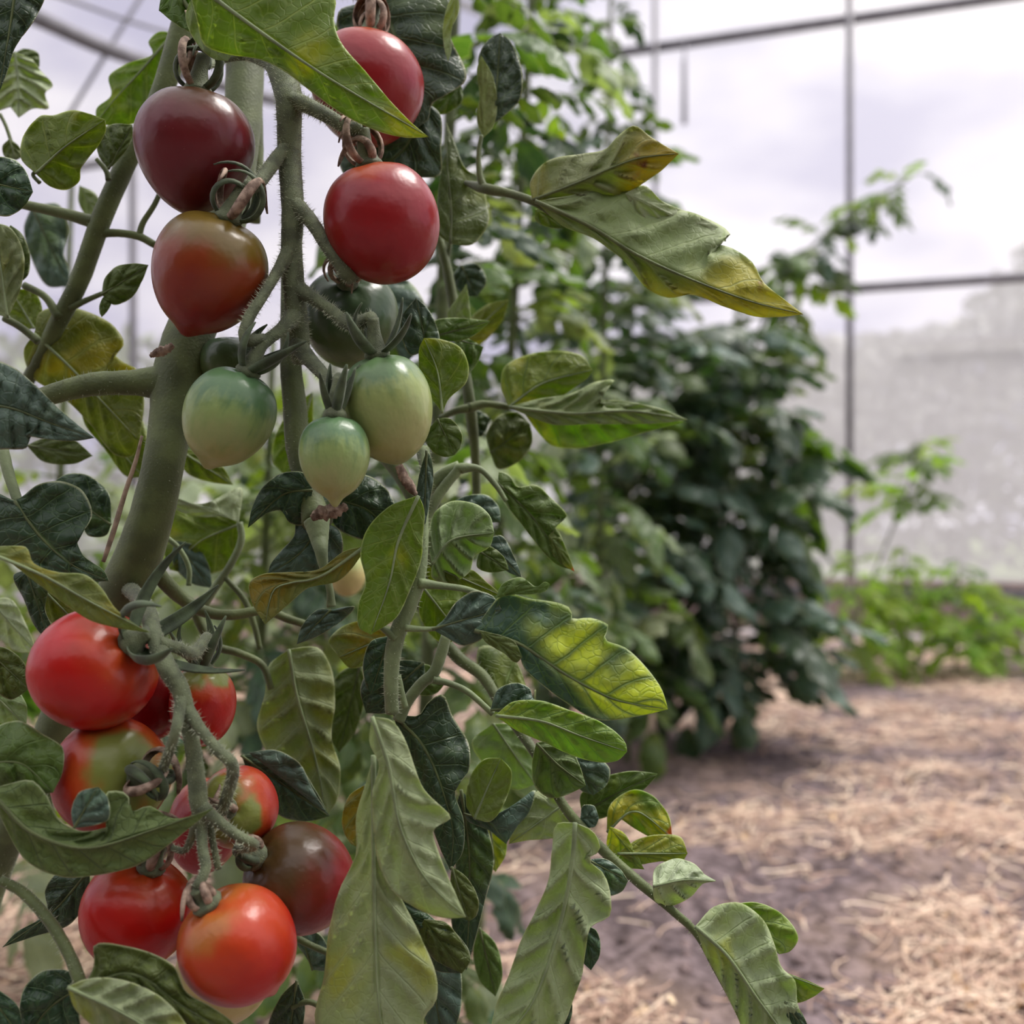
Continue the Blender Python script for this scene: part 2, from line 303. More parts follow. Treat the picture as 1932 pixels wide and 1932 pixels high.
def straw_density(x, y):
    nn = mn.noise(Vector((x * 2.2, y * 2.2, 3))) + 0.5 * mn.noise(Vector((x * 6, y * 6, 1)))
    path = math.exp(-((x - 0.33 - 0.05 * (y - 1.2)) / 0.17) ** 2) * (1 if y < 2.5 else math.exp(-((y - 2.5) / 0.4) ** 2))
    dark = math.exp(-((x - 0.45) / 0.4) ** 2 - ((y - 2.75) / 0.25) ** 2)
    return max(0.03, 0.62 + 1.5 * nn - 0.75 * path - 0.8 * dark)
def straw():
    V = []; Fc = []; T = []
    def strand(x, y, L, wd, ang, lift, curl, tone):
        n = 5; base = len(V); z0 = hgt(x, y) + lift; tl = random.uniform(-0.25, 0.25)
        for i in range(n + 1):
            s = i / n - 0.5; a = ang + curl * s
            xx = x + math.cos(a) * s * L; yy = y + math.sin(a) * s * L
            z = max(hgt(xx, yy) + 0.001, z0 + tl * s * L + 0.25 * L * curl * s * s * random.uniform(0, 0.5)) + 0.001
            dx, dy = -math.sin(a) * wd / 2, math.cos(a) * wd / 2
            V.append((xx - dx, yy - dy, z)); V.append((xx, yy, z + wd * 0.5)); V.append((xx + dx, yy + dy, z))
        for i in range(n):
            b = base + i * 3
            Fc.append((b, b + 1, b + 4, b + 3)); Fc.append((b + 1, b + 2, b + 5, b + 4)); T.extend((tone, tone))
    k = 0; tries = 0
    while k < 15000 and tries < 200000:
        tries += 1
        y = 0.9 + (random.random() ** 1.7) * 3.6
        x = random.uniform(-0.52, 0.56) * y + (0.08 if y > 2 else 0)
        if x > 1.9: continue
        if random.random() > straw_density(x, y): continue
        k += 1
        s = 1.0 + 0.25 * (y - 1)
        strand(x, y, random.uniform(0.02, 0.10) * s, random.uniform(0.0012, 0.0035) * s, random.uniform(0, math.pi) * (0.55 if random.random() < 0.5 else 1), random.uniform(0.0, 0.012), random.uniform(-1.2, 1.2), random.random())
    me = make_mesh('straw_mulch', V, Fc, [tone_mat('straw', (0.30, 0.185, 0.145), (0.60, 0.42, 0.31), (0.88, 0.72, 0.55))]); add_tone(me, T)
    tag(link_mesh('straw_mulch', me), 'pale golden straw mulch scattered over the bare soil', 'straw', kind='stuff')
    # wood shavings and lumps of soil
    V = []; Fc = []; T = []
    def chip(x, y, L, wd, tone):
        base = len(V); n = 6; a = random.uniform(0, 6.28); z0 = hgt(x, y) + 0.004; cu = random.uniform(0.5, 2.4)
        for i in range(n + 1):
            s = i / n; th = s * cu
            r = L / cu; lx = r * math.sin(th); lz = r * (1 - math.cos(th)) * 0.6
            for q in (-0.5, 0.5):
                ly = q * wd * (1 - 0.5 * abs(2 * s - 1) ** 2)
                V.append((x + lx * math.cos(a) - ly * math.sin(a), y + lx * math.sin(a) + ly * math.cos(a), z0 + lz + 0.2 * ly))
        for i in range(n):
            b = base + i * 2; Fc.append((b, b + 1, b + 3, b + 2)); T.append(tone)
    for k in range(1500):
        y = 1.0 + (random.random() ** 2) * 2.2; x = random.uniform(-0.5, 0.56) * y
        bias = 1 if x > 0.42 * y else 0.35
        if random.random() > bias * straw_density(x, y): continue
        chip(x, y, random.uniform(0.012, 0.035), random.uniform(0.006, 0.014), random.random())
    me = make_mesh('wood_shavings', V, Fc, [tone_mat('shavings', (0.50, 0.33, 0.20), (0.70, 0.47, 0.26), (0.80, 0.62, 0.42))]); add_tone(me, T)
    tag(link_mesh('wood_shavings', me), 'curled tan wood shavings lying among the straw', 'wood shavings', kind='stuff')
    V = []; Fc = []
    ico = []
    for k in range(2600):
        y = 0.95 + (random.random() ** 1.6) * 2.6; x = random.uniform(-0.5, 0.56) * y
        r = random.uniform(0.003, 0.011) * (1 + 0.5 * (random.random() < 0.06)); z0 = hgt(x, y); b = len(V)
        rings = [(0.0, 1.0), (0.75, 0.6), (1.0, 0.05), (0.8, -0.5)]
        V.append((x, y, z0 + r * 0.85))
        for (rr, zz) in rings[1:]:
            for q in range(6):
                an = q * math.pi / 3 + zz; jr = r * rr * random.uniform(0.75, 1.25)
                V.append((x + jr * math.cos(an), y + jr * math.sin(an), z0 + r * zz * random.uniform(0.6, 0.9)))
        for q in range(6):
            q2 = (q + 1) % 6; Fc.append((b, b + 1 + q, b + 1 + q2))
            for L in range(2): Fc.append((b + 1 + L * 6 + q, b + 7 + L * 6 + q, b + 7 + L * 6 + q2, b + 1 + L * 6 + q2))
    me = make_mesh('soil_crumbs', V, Fc, [simple_mat('soil_crumb', (0.20, 0.15, 0.145), 0.95, noise=0.5, scale=25, spec=0.1)])
    tag(link_mesh('soil_crumbs', me), 'grey brown soil crumbs strewn between the straw', 'soil', kind='stuff')
straw()

# ------------------------------------------------------------------ setting: polytunnel
def film_material():
    m, nt = new_mat('greenhouse_film')
    tr = N(nt, 'ShaderNodeBsdfTransparent', Color=(0.97, 0.97, 0.99, 1)); tl = N(nt, 'ShaderNodeBsdfTranslucent', Color=(0.74, 0.73, 0.75, 1))
    di = N(nt, 'ShaderNodeBsdfDiffuse', Color=(0.62, 0.62, 0.64, 1))
    a = N(nt, 'ShaderNodeMixShader', Fac=0.25); nt.links.new(tl.outputs[0], a.inputs[1]); nt.links.new(di.outputs[0], a.inputs[2])
    b = N(nt, 'ShaderNodeMixShader', Fac=0.55); nt.links.new(tr.outputs[0], b.inputs[1]); nt.links.new(a.outputs[0], b.inputs[2])
    o = N(nt, 'ShaderNodeOutputMaterial'); nt.links.new(b.outputs[0], o.inputs['Surface']); return m
FILM = film_material()
WR = lambda s: (1.54 - 0.948 * s, 4.7 + 0.318 * s)           # right wall line, s grows to the left
WL = lambda s: (0.379 - 0.668 * s, 5.09 - 0.744 * s)          # left wall line, s grows to the left
def film_panel(name, p0, p1, z0, z1, n=24, mz=10):
    V = []; Fc = []
    for j in range(mz + 1):
        for i in range(n + 1):
            s = i / n; x = p0[0] + (p1[0] - p0[0]) * s; y = p0[1] + (p1[1] - p0[1]) * s; z = z0 + (z1 - z0) * j / mz
            y += 0.012 * mn.noise(Vector((x * 1.3, y, z * 1.3)))
            V.append((x, y, z))
    for j in range(mz):
        for i in range(n): a = j * (n + 1) + i; Fc.append((a, a + 1, a + n + 2, a + n + 1))
    o = link_mesh(name, make_mesh(name, V, Fc, [FILM])); o['kind'] = 'structure'; return o
def tube_data(pts, rad, n=10, res=None, jit=0.0, cap=True, ridge=0.0):
    p = np.array([tuple(a) for a in pts], float); rad = np.array(rad, float) if np.ndim(rad) else np.full(len(p), float(rad))
    if res is None: res = max(4, 5 * (len(p) - 1))
    if len(p) > 2 or jit or res > 8:
        q = catmull3(np.column_stack([p, rad]), res); p, rad = q[:, :3], q[:, 3]
    V = []; Fc = []; T = np.gradient(p, axis=0); T /= np.linalg.norm(T, axis=1)[:, None] + 1e-12
    up = Vector((0, 0, 1)) if abs(T[0][2]) < 0.9 else Vector((1, 0, 0))
    x = Vector(T[0]).cross(up).normalized(); ph = random.uniform(0, 6)
    for i in range(len(p)):
        t = Vector(T[i]); x = (x - t * x.dot(t)).normalized(); y = t.cross(x)
        for k in range(n):
            a = 2 * math.pi * k / n; r = rad[i] * (1 + jit * mn.noise(Vector((i * 0.8, k * 1.3, ph))) + ridge * math.cos(5 * a))
            V.append(Vector(p[i]) + x * (math.cos(a) * r) + y * (math.sin(a) * r))
    for i in range(len(p) - 1):
        for k in range(n):
            k2 = (k + 1) % n; a = i * n; Fc.append((a + k, a + k2, a + n + k2, a + n + k))
    if cap:
        b = len(V); V.append(Vector(p[0])); V.append(Vector(p[-1])); e = (len(p) - 1) * n
        for k in range(n): Fc.append((b, (k + 1) % n, k)); Fc.append((b + 1, e + k, e + (k + 1) % n))
    return V, Fc, p, rad
def catmull3(p, n):
    q = np.vstack([2 * p[0] - p[1], p, 2 * p[-1] - p[-2]]); res = []
    for i in range(1, len(q) - 2):
        t = np.linspace(0, 1, 8, endpoint=False)[:, None]; a, b, c, d = q[i - 1], q[i], q[i + 1], q[i + 2]
        res.append(0.5 * (2 * b + (c - a) * t + (2 * a - 5 * b + 4 * c - d) * t**2 + (3 * b - a - 3 * c + d) * t**3))
    res = np.vstack(res + [p[-1:]]); s = np.concatenate([[0], np.cumsum(np.linalg.norm(np.diff(res[:, :3], axis=0), axis=1))]); s /= s[-1]
    u = np.linspace(0, 1, n + 1); return np.stack([np.interp(u, s, res[:, k]) for k in range(res.shape[1])], 1)
def tube(name, pts, rad, mat, parent=None, n=10, res=None, jit=0.0, ridge=0.0):
    V, Fc, _, _ = tube_data(pts, rad, n, res, jit, True, ridge)
    return link_mesh(name, make_mesh(name, V, Fc, [mat]), parent)
def struct(o): o['kind'] = 'structure'; return o

film_panel('wall_right', WR(-2.6), WR(1.225), 0.02, 3.35)
film_panel('wall_left', WL(0), WL(9), 0.02, 3.35)
# roof film, pitched
V = [(*WL(9), 3.35), (*WL(0), 3.35), (*WR(-2.6), 3.35), (4.6, -4, 3.35), (-6.6, -4, 3.35)]
V.append((0.6, 1.2, 4.4))
struct(link_mesh('ceiling', make_mesh('ceiling', V, [(0, 5, 1), (1, 5, 2), (2, 5, 3), (3, 5, 4), (4, 5, 0)], [FILM], smooth=False)))
V = []
for x in (-6.2, -2, 2, 4.4):
    for z in (0.0, 2.3): V.append((x, -2.4, z))
struct(link_mesh('light_blocker_back', make_mesh('light_blocker_back', V, [(0, 2, 3, 1), (2, 4, 5, 3), (4, 6, 7, 5)], [simple_mat('light_blocker_dark', (0.07, 0.085, 0.05), 0.9, noise=0.4, scale=3)], smooth=False)))  # unseen opaque panel, added behind the camera to cut low frontal light
def wr(s, z, off=-0.03): x, y = WR(s); return Vector((x + 0.318 * off, y + 0.948 * off, z))
def wl(s, z, off=0.03): x, y = WL(s); return Vector((x + 0.744 * off, y - 0.668 * off, z))
zi = 1.6
def zat(py, Y): return CAMH - (py - CY) / F * Y
Y0 = 4.67
struct(tube('trim_1', [wr(-2.6, zat(37, Y0)), wr(1.2, zat(37, Y0))], 0.024, M_PIPE, n=12))
struct(tube('trim_2', [wr(-2.6, zat(545, Y0)), wr(1.2, zat(545, Y0))], 0.022, M_PIPE, n=12))
struct(tube('trim_3', [wr(-2.6, zat(648, Y0), 0.03), wr(-0.25, zat(648, Y0), 0.03)], 0.007, M_WIRE, n=8))
def s_of_px(px):
    t = (px - CX) / F; return (1.54 - t * 4.7) / (0.948 + 0.318 * t)
struct(tube('trim_4', [wr(s_of_px(1603), 0.0, -0.06), wr(s_of_px(1603), 3.35, -0.06)], 0.0165, M_PIPE, n=12))
struct(tube('trim_5', [wr(s_of_px(1240), 0.0, -0.06), wr(s_of_px(1240), 3.35, -0.06)], 0.0125, M_PIPE, n=12))
sx = s_of_px(1297)
rod = tube('hanging_rod', [wr(sx, zat(85, Y0), -0.10), wr(sx, zat(208, Y0), -0.10)], 0.012, M_WIRE, n=10)
tag(rod, 'short dark rod hanging down from the upper horizontal pipe', 'rod')
V0, F0, _, _ = tube_data([wr(sx, zat(37, Y0) + 0.03, -0.03), wr(sx, zat(60, Y0), -0.08), wr(sx, zat(90, Y0), -0.10)], 0.006, 8)
hk = link_mesh('hook', make_mesh('hook', V0, F0, [M_WIRE]), rod)
# corner pipe bending away up the gable
struct(tube('trim_6', [wr(1.2, zat(102, 5.06)), P(1060, 75, 5.0), P(985, 52, 4.8), P(800, -20, 4.4)], 0.02, M_PIPE, n=10))
# base board below the film
def box(name, c, half, ax, mat, parent=None):
    """c centre, half sizes along (ax, perpendicular, z)"""
    ux = Vector((ax[0], ax[1], 0)).normalized(); uy = Vector((-ux.y, ux.x, 0)); uz = Vector((0, 0, 1)); V = []
    for a in (-1, 1):
        for b in (-1, 1):
            for d in (-1, 1): V.append(Vector(c) + ux * half[0] * a + uy * half[1] * b + uz * half[2] * d)
    Fc = [(0, 1, 3, 2), (4, 6, 7, 5), (0, 4, 5, 1), (2, 3, 7, 6), (0, 2, 6, 4), (1, 5, 7, 3)]
    me = make_mesh(name, V, Fc, [mat], smooth=False); o = link_mesh(name, me, parent)
    bv = o.modifiers.new('edge', 'BEVEL'); bv.width = 0.004; bv.segments = 2; return o
zt = zat(1092, Y0); mid = WR(-0.69)
struct(box('baseboard_right', (mid[0] - 0.02, mid[1] - 0.06, zt / 2 + 0.03), (1.93, 0.02, zt / 2 - 0.03), (-0.948, 0.318), M_BOARD))
mid = WR(-0.69)
struct(box('trim_7', (mid[0] - 0.02, mid[1] - 0.085, zt * 0.82), (1.93, 0.012, 0.022), (-0.948, 0.318), M_PIPE))
mid = WL(4.5)
struct(box('baseboard_left', (mid[0] + 0.05, mid[1] - 0.05, 0.16), (4.4, 0.02, 0.15), (-0.668, -0.744), M_BOARD))
# left: roof hoop and its lighter wires, seen above the leaves
def depth_left(px):  # depth of left wall under a column
    t = (px - CX) / F; s = (0.379 - t * 5.09) / (0.668 - 0.744 * t); return 5.09 - 0.744 * s
struct(tube('trim_8', [P(-60, -15, 2.45), P(60, 30, 2.65), P(200, 92, 2.9), P(330, 135, 3.2), P(520, 190, 3.6)], 0.021, M_PIPE, n=12))
struct(tube('trim_9', [P(60, -25, 2.6), P(160, 10, 2.8), P(245, 40, 3.0), P(330, 65, 3.2), P(480, 105, 3.5)], 0.006, M_WIRE, n=8))
struct(tube('trim_10', [P(275, -20, 3.0), P(210, 85, 2.93), P(165, 160, 2.9), P(110, 250, 2.85)], 0.006, M_WIRE, n=8))
struct(tube('trim_11', [P(120, 318, 3.0), P(240, 300, 3.3), P(420, 280, 3.7)], 0.016, M_PIPE, n=10))
struct(tube('trim_12', [P(250, 250, 3.28), P(253, 1200, 3.28)], 0.012, M_PIPE, n=10))

# trees and hedge beyond the film
def outside(name, label, x0, x1, y, h, n, col, seed):
    r = np.random.default_rng(seed); V = []; Fc = []; T = []
    for k in range(n):
        x = r.uniform(x0, x1); top = h * (0.92 + 0.05 * math.sin(x * 0.9 + seed) + 0.45 * max(0, x - 4.6) * (x < 6.5)) + 0.25 * mn.noise(Vector((x * 2, 0, seed)))
        z = r.uniform(0, 1) ** 0.7 * top; yy = y + r.uniform(-0.8, 0.8); s = r.uniform(0.05, 0.12)
        a, b = r.normal(size=3), r.normal(size=3); a /= np.linalg.norm(a); b -= a * a.dot(b); b /= np.linalg.norm(b); c = np.array((x, yy, z)); i = len(V)
        V += [tuple(c - a * s), tuple(c - b * s * .5 + a * 0.1 * s), tuple(c + a * s), tuple(c + b * s * .5 + a * 0.1 * s)]; Fc.append((i, i + 1, i + 2, i + 3)); T.append(r.random())
    me = make_mesh(name, V, Fc, [tone_mat(name, tuple(x * 0.9 for x in col), col, tuple(x * 1.1 for x in col))], smooth=False); add_tone(me, T)
    tag(link_mesh(name, me), label, 'hedge', kind='stuff')
outside('hedge', 'hazy grey green hedge seen through the film wall on the right', 0.5, 10, 10.5, 2.55, 22000, (0.40, 0.41, 0.37), 3)
outside('shrubbery', 'blurred green shrubs showing through the film behind the left stems', -9, 0.4, 8.0, 2.0, 6000, (0.20, 0.27, 0.10), 5)

# ------------------------------------------------------------------ leaf blades
def blade_grid(M, L, R, mrows=10, fold=0.0, roll=0.0, ruffle=0.0, puff=0.0, nv=8.0, seed=0, pos=None, hw=None, top=False):
    """M/L/R arrays (n+1,3): midrib and both edges; off = function adding relief along the depth axis"""
    n = len(M) - 1; V = []; UV = []; Fc = []
    us = np.linspace(-1, 1, 2 * mrows + 1)
    for i in range(n + 1):
        t = i / n
        for u in us:
            e = L[i] if u < 0 else R[i]; a = abs(u)
            p = M[i] * (1 - a) + e * a
            h = np.linalg.norm((e - M[i])[:2]) if hw is None else hw
            wv = t * nv - 1.3 * a ** 0.8; f = abs((wv % 1.0) - 0.5) * 2
            env = min(1, a * 6) * (0.35 + 0.65 * math.sin(math.pi * min(1, t * 0.95 + 0.05)))
            pf = puff * (1 - f ** 2.2) * env * (1 if top else -1)
            nz = 0.6 * mn.noise(Vector((u * 1.5 + seed * 7.1, t * 3.0, seed))) + 0.4 * mn.noise(Vector((u * 4 + seed, t * 8.0, seed + 3)))
            off = fold * a ** 1.4 * h + roll * u * h + ruffle * (math.sin(t * 17 + seed + (1.7 if u < 0 else 0)) * a ** 3 * 0.6 + nz * 0.9 * (0.3 + a)) - pf
            V.append((p[0], p[1], p[2] + off)); UV.append((0.5 + 0.5 * u, t))
    w_ = 2 * mrows + 1
    for i in range(n):
        for j in range(w_ - 1):
            a = i * w_ + j; Fc.append((a, a + 1, a + w_ + 1, a + w_))
    return V, UV, Fc

LEFTV = empty('tomato_plant', (-0.33, 0.57, 0.0), 'slender tomato vine slanting up at left behind the maroon tomato', 'tomato plant')
PLANT = empty('tomato_plant', (-0.28, 0.52, 0.0), 'nearest tomato plant with thick green stem, its two fruit trusses and yellowing leaves', 'tomato plant')
def leaf(mat, base, tip, L, R, mid=(), d=0.48, dt=0.0, dm=0.0, fold=0.25, roll=0.0, ruf=0.004, puff=0.0016, nv=None, rib=True, top=None, seed=None, name='leaf', n=44, parent=None):
    seed = seed if seed is not None else random.random() * 50
    top = top if top is not None else mat in ('dark', 'blue', 'mid', 'chlor')
    if nv is None: nv = max(3.0, min(9.0, math.hypot(tip[0]-base[0], tip[1]-base[1]) / 42.0))
    mM = catmull([base, *mid, tip], n); mL = catmull([base, *L, tip], n); mR = catmull([base, *R, tip], n)
    t = np.linspace(0, 1, n + 1); dep = d + dt * t + dm * np.sin(np.pi * t)
    s = d / F
    def pk(a): return np.column_stack([a * 1.0, dep])
    M3, L3, R3 = pk(mM), pk(mL), pk(mR)
    # relief computed in metres: scale px half widths
    hwm = lambda e: np.linalg.norm(e - mM, axis=1) * s
    n_ = n; V = []; UV = []; Fc = []; mrows = 9; us = np.linspace(-1, 1, 2 * mrows + 1); hL, hR = hwm(mL), hwm(mR)
    for i in range(n_ + 1):
        tt = t[i]
        for u in us:
            a = abs(u); e = mL[i] if u < 0 else mR[i]; h = hL[i] if u < 0 else hR[i]
            p = mM[i] * (1 - a) + e * a
            wv = tt * nv - 1.3 * a ** 0.8; f = abs((wv % 1.0) - 0.5) * 2
            env = min(1, a * 5) * (0.3 + 0.7 * math.sin(math.pi * min(1, tt * 0.93 + 0.07))) * min(1, h / 0.012)
            pf = 1.7 * puff * (1 - f ** 2.5) * env * (1 if top else -1)
            nz = 0.6 * mn.noise(Vector((u * 1.3 + seed * 7.1, tt * 2.6, seed))) + 0.4 * mn.noise(Vector((u * 3 + seed, tt * 7.0, seed + 3)))
            off = fold * a ** 1.5 * h + roll * u * h + ruf * min(1, h / 0.02) * (math.sin(tt * 15 + seed + (1.7 if u < 0 else 0)) * a ** 3 * 0.6 + nz * 1.3 * (0.35 + a)) - pf
            off += 0.0011 * min(1, h / 0.012) * env * mn.noise(Vector((u * 5 + seed * 3, tt * 17, seed + 9)))
            V.append(P(p[0], p[1], dep[i] + off)); UV.append((0.5 + 0.5 * u, tt))
    w_ = 2 * mrows + 1
    for i in range(n_):
        for j in range(w_ - 1):
            a = i * w_ + j; Fc.append((a, a + w_, a + w_ + 1, a + 1))
    cx_, cy_ = (base[0] + tip[0]) / 2, (base[1] + tip[1]) / 2
    par = parent or (LEFTV if (cx_ < 300 and cy_ < 640 and d > 0.5) or (cx_ < 270 and 640 <= cy_ < 900 and d > 0.55) else PLANT)
    o = link_mesh(name, make_mesh(name, V, Fc, [LM[mat]], uv=UV, nv=nv), par)
    sd = o.modifiers.new('thickness', 'SOLIDIFY'); sd.thickness = 0.00035; sd.offset = 0
    if rib:
        k = [int(x) for x in np.linspace(0, n_ - 1, 9)]
        pts = [V[i * w_ + mrows] + Vector((0, -0.0003, 0)) for i in k]
        ln = np.linalg.norm(np.diff(mM, axis=0), axis=1).sum() * s
        r0 = 0.00055 + 0.0045 * min(ln, 0.14)
        rd = [r0 * (1 - 0.85 * i / 8) for i in range(9)]
        rm = M_STALK if mat in ('pale', 'ash', 'lime', 'yell', 'white', 'burn', 'olive') else M_STEM
        Vt, Ft, _, _ = tube_data(pts, rd, 8, 24)
        rb = bpy.data.objects.new('midrib', make_mesh('midrib', Vt, Ft, [rm])); COL.objects.link(rb); rb.parent = o
    return o

def stem(name, pts, mat=None, d=0.5, parent=None, hairs=0, hl=0.0023, n=12, jit=0.06, ridge=0.02, end=None):
    """pts: (px, py, width_px[, depth])"""
    q = [(P(a[0], a[1], a[3] if len(a) > 3 else d)) for a in pts]
    r = [a[2] * 0.5 * (a[3] if len(a) > 3 else d) / F for a in pts]
    if end is not None: q.append(ENDS[end]); r.append(r[-1] * 0.95)
    V, Fc, p, rad = tube_data(q, r, n, max(10, 7 * (len(pts) - 1)), jit, True, ridge)
    o = link_mesh(name, make_mesh(name, V, Fc, [mat or M_STEM]), parent or PLANT)
    if hairs:
        HV = []; HF = []; nseg = len(p) - 1
        for k in range(int(hairs * 1.8)):
            i = random.randrange(nseg); t = random.random(); c = Vector(p[i]).lerp(Vector(p[i + 1]), t); ax = (Vector(p[i + 1]) - Vector(p[i])).normalized()
            v = Vector((random.gauss(0, 1), random.gauss(0, 0.7), random.gauss(0, 1))); v = (v - ax * v.dot(ax)).normalized()
            b = c + v * rad[i] * 0.95; tip = b + (v + ax * random.uniform(-0.35, 0.35)).normalized() * hl * random.uniform(0.4, 1.2)
            s = ax.cross(v).normalized() * 0.00010; s2 = ax * 0.00010; m = len(HV)
            HV += [b + s, b - s * 0.5 + s2, b - s * 0.5 - s2, tip]; HF += [(m, m + 1, m + 3), (m + 1, m + 2, m + 3), (m + 2, m, m + 3)]
        h = bpy.data.objects.new('stem_hair', make_mesh('stem_hair', HV, HF, [M_HAIR], smooth=False)); COL.objects.link(h); h.parent = o; h['kind'] = 'stuff'
    return o

# ------------------------------------------------------------------ tomatoes
def tomato(mat, cx, cy, rx, ry, ax, toward, d, label, group=None, tipl=0.10, taper=0.10, dimple=0.10, calyx='green', sep=5, slen=0.9, seed=0, cal=True, stub=0.5):
    """ax: image direction (x right, y down) from centre to the stem end"""
    random.seed(seed * 13 + 5)
    c = P(cx, cy, d); k = d / F
    axis = Vector((ax[0], -toward, -ax[1])).normalized()
    R_ = rx * k; H_ = ry * k
    root = empty('tomato', c, label, 'tomato', group)
    q = axis.to_track_quat('Z', 'Y'); root.rotation_euler = q.to_euler()
    nu, nv_ = 48, 40; V = []; Fc = []
    for j in range(nv_ + 1):
        ph = math.pi * j / nv_
        for i in range(nu):
            th = 2 * math.pi * i / nu
            r = math.sin(ph) ** 0.93 if ph < math.pi - 1e-6 and ph > 1e-6 else 0
            r *= 1 - taper * ((1 - math.cos(ph)) / 2) ** 2 * 1.4
            lob = 1 + 0.022 * math.cos(5 * th + seed) * math.exp(-((ph - 0.7) / 0.7) ** 2) + 0.02 * math.cos(2 * th + seed * 2) + 0.012 * math.cos(3 * th + seed)
            r *= lob
            z = math.cos(ph) + 0.03
            z -= dimple * math.exp(-(ph / 0.42) ** 2) * (1 + 0.25 * math.cos(5 * th + seed))
            z -= tipl * math.exp(-((math.pi - ph) / 0.20) ** 2)
            r *= 1 - 0.12 * tipl / 0.1 * math.exp(-((math.pi - ph - 0.35) / 0.25) ** 2) if ph > 2 else 1
            V.append((r * R_ * math.cos(th), r * R_ * math.sin(th), z * H_))
    for j in range(nv_):
        for i in range(nu): i2 = (i + 1) % nu; a = j * nu; Fc.append((a + i, a + nu + i, a + nu + i2, a + i2))
    fr = bpy.data.objects.new('fruit', make_mesh('fruit', V, Fc, [TM[mat]])); COL.objects.link(fr); fr.parent = root
    if not cal: return root
    # calyx: knuckle of stem with curled sepals, in the fruit's own frame
    zt = (1.03 - dimple) * H_
    m = M_DRY if calyx == 'dry' else M_SEPAL
    rs = 0.0042 * (rx / 110) ** 0.5
    Vc, Fcc, _, _ = tube_data([(0, 0, zt - 0.002), (0, 0, zt + 0.0015), (0, 0, zt + 0.004), (0.0006, 0, zt + 0.004 + 0.014 * stub), (0.002, 0, zt + 0.006 + 0.024 * stub)],
                              [rs * 1.1, rs * 1.6, rs * 1.25, rs * 0.85, rs * 0.75], 12, 18)
    cal_o = bpy.data.objects.new('calyx', make_mesh('calyx', Vc, Fcc, [M_TRUSS])); COL.objects.link(cal_o); cal_o.parent = root
    for s in range(sep):
        th = 2 * math.pi * s / sep + random.uniform(-0.3, 0.3); L = 1.35 * slen * R_ * random.uniform(0.8, 1.15)
        curl = {'green': random.uniform(0.4, 1.9), 'dry': random.uniform(3.4, 5.0), 'curl': random.uniform(3.6, 5.2), 'up': random.uniform(0.0, 0.6)}[calyx]
        a0 = {'green': 0.35, 'dry': 0.15, 'curl': 0.0, 'up': 1.0}[calyx] + random.uniform(-0.15, 0.3)
        wd = R_ * random.uniform(0.24, 0.32) * (0.55 if calyx in ('dry', 'curl') else 1)
        x, z = rs * 0.8, zt + 0.001; V = []; Fc = []; n = 16; side = random.uniform(-0.4, 0.4)
        for i in range(n + 1):
            t = i / n; an = a0 + curl * t
            if i: x += math.cos(an) * L / n; z += math.sin(an) * L / n
            hw = wd * 0.5 * (math.sin(math.pi * min(1, 0.22 + t * 0.78)) ** 0.8) * (1 - 0.15 * t) + 0.0002
            yo = side * L * t * t
            for u in (-1, -0.5, 0, 0.5, 1):
                cup = (u * u) * hw * (0.5 + 0.3 * (calyx != 'green'))
                lx = x - math.sin(an) * cup; lz = z + math.cos(an) * cup; ly = u * hw * 0.95 + yo
                V.append((lx * math.cos(th) - ly * math.sin(th), lx * math.sin(th) + ly * math.cos(th), lz))
        for i in range(n):
            for j in range(4): a = i * 5 + j; Fc.append((a, a + 1, a + 6, a + 5))
        mm = m
        if calyx == 'curl' : mm = M_DRY if s % 2 else M_SEPAL
        so = bpy.data.objects.new('sepal', make_mesh('sepal', V, Fc, [mm])); COL.objects.link(so); so.parent = cal_o
        sd = so.modifiers.new('thickness', 'SOLIDIFY'); sd.thickness = 0.0007; sd.offset = 0
    ENDS[seed] = root.matrix_basis @ Vector((0.002, 0, zt + 0.006 + 0.024 * stub)); return root
ENDS = {}
G1 = 'tomatoes on the upper truss'; G2 = 'tomatoes on the lower truss'
tomato('maroon', 365, 288, 117, 117, (0.10, -1), 0.10, 0.495, 'dark maroon tomato at upper left with a curled dark calyx on top', G1, calyx='curl', seed=1, taper=0.22, tipl=0.02, slen=1.3)
tomato('brown', 391, 520, 113, 118, (0.42, -0.9), 0.22, 0.485, 'brown and red tomato directly under the maroon one', G1, calyx='curl', seed=2, taper=0.16, tipl=0.08, slen=1.35)
tomato('red', 692, 170, 110, 106, (0.08, -1), 0.05, 0.535, 'topmost red tomato half hidden behind a big green leaf', G1, calyx='dry', seed=3, taper=0.08, tipl=0.0, slen=1.0)
tomato('red', 722, 424, 111, 114, (-0.22, -1), 0.15, 0.49, 'round crimson tomato with a dry brown calyx right of the truss', G1, calyx='dry', seed=4, taper=0.04, tipl=0.0, slen=1.15)
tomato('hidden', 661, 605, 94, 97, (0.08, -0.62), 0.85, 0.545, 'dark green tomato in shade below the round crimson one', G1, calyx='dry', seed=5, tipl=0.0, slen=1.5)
tomato('green', 430, 790, 90, 98, (0.42, -0.9), 0.10, 0.475, 'green striped tomato hanging left of the small pointed one', G1, calyx='green', seed=6, taper=0.14, tipl=0.10, slen=1.05)
tomato('green2', 732, 773, 91, 106, (-0.18, -1), 0.18, 0.475, 'largest pale green tomato, on the right of the unripe three', G1, calyx='green', seed=7, taper=0.10, tipl=0.03, slen=1.0)
tomato('green', 632, 865, 71, 82, (0.0, -1), 0.02, 0.455, 'smallest green tomato with a sharp pointed tip', G1, calyx='up', seed=8, taper=0.16, tipl=0.16, slen=1.0)
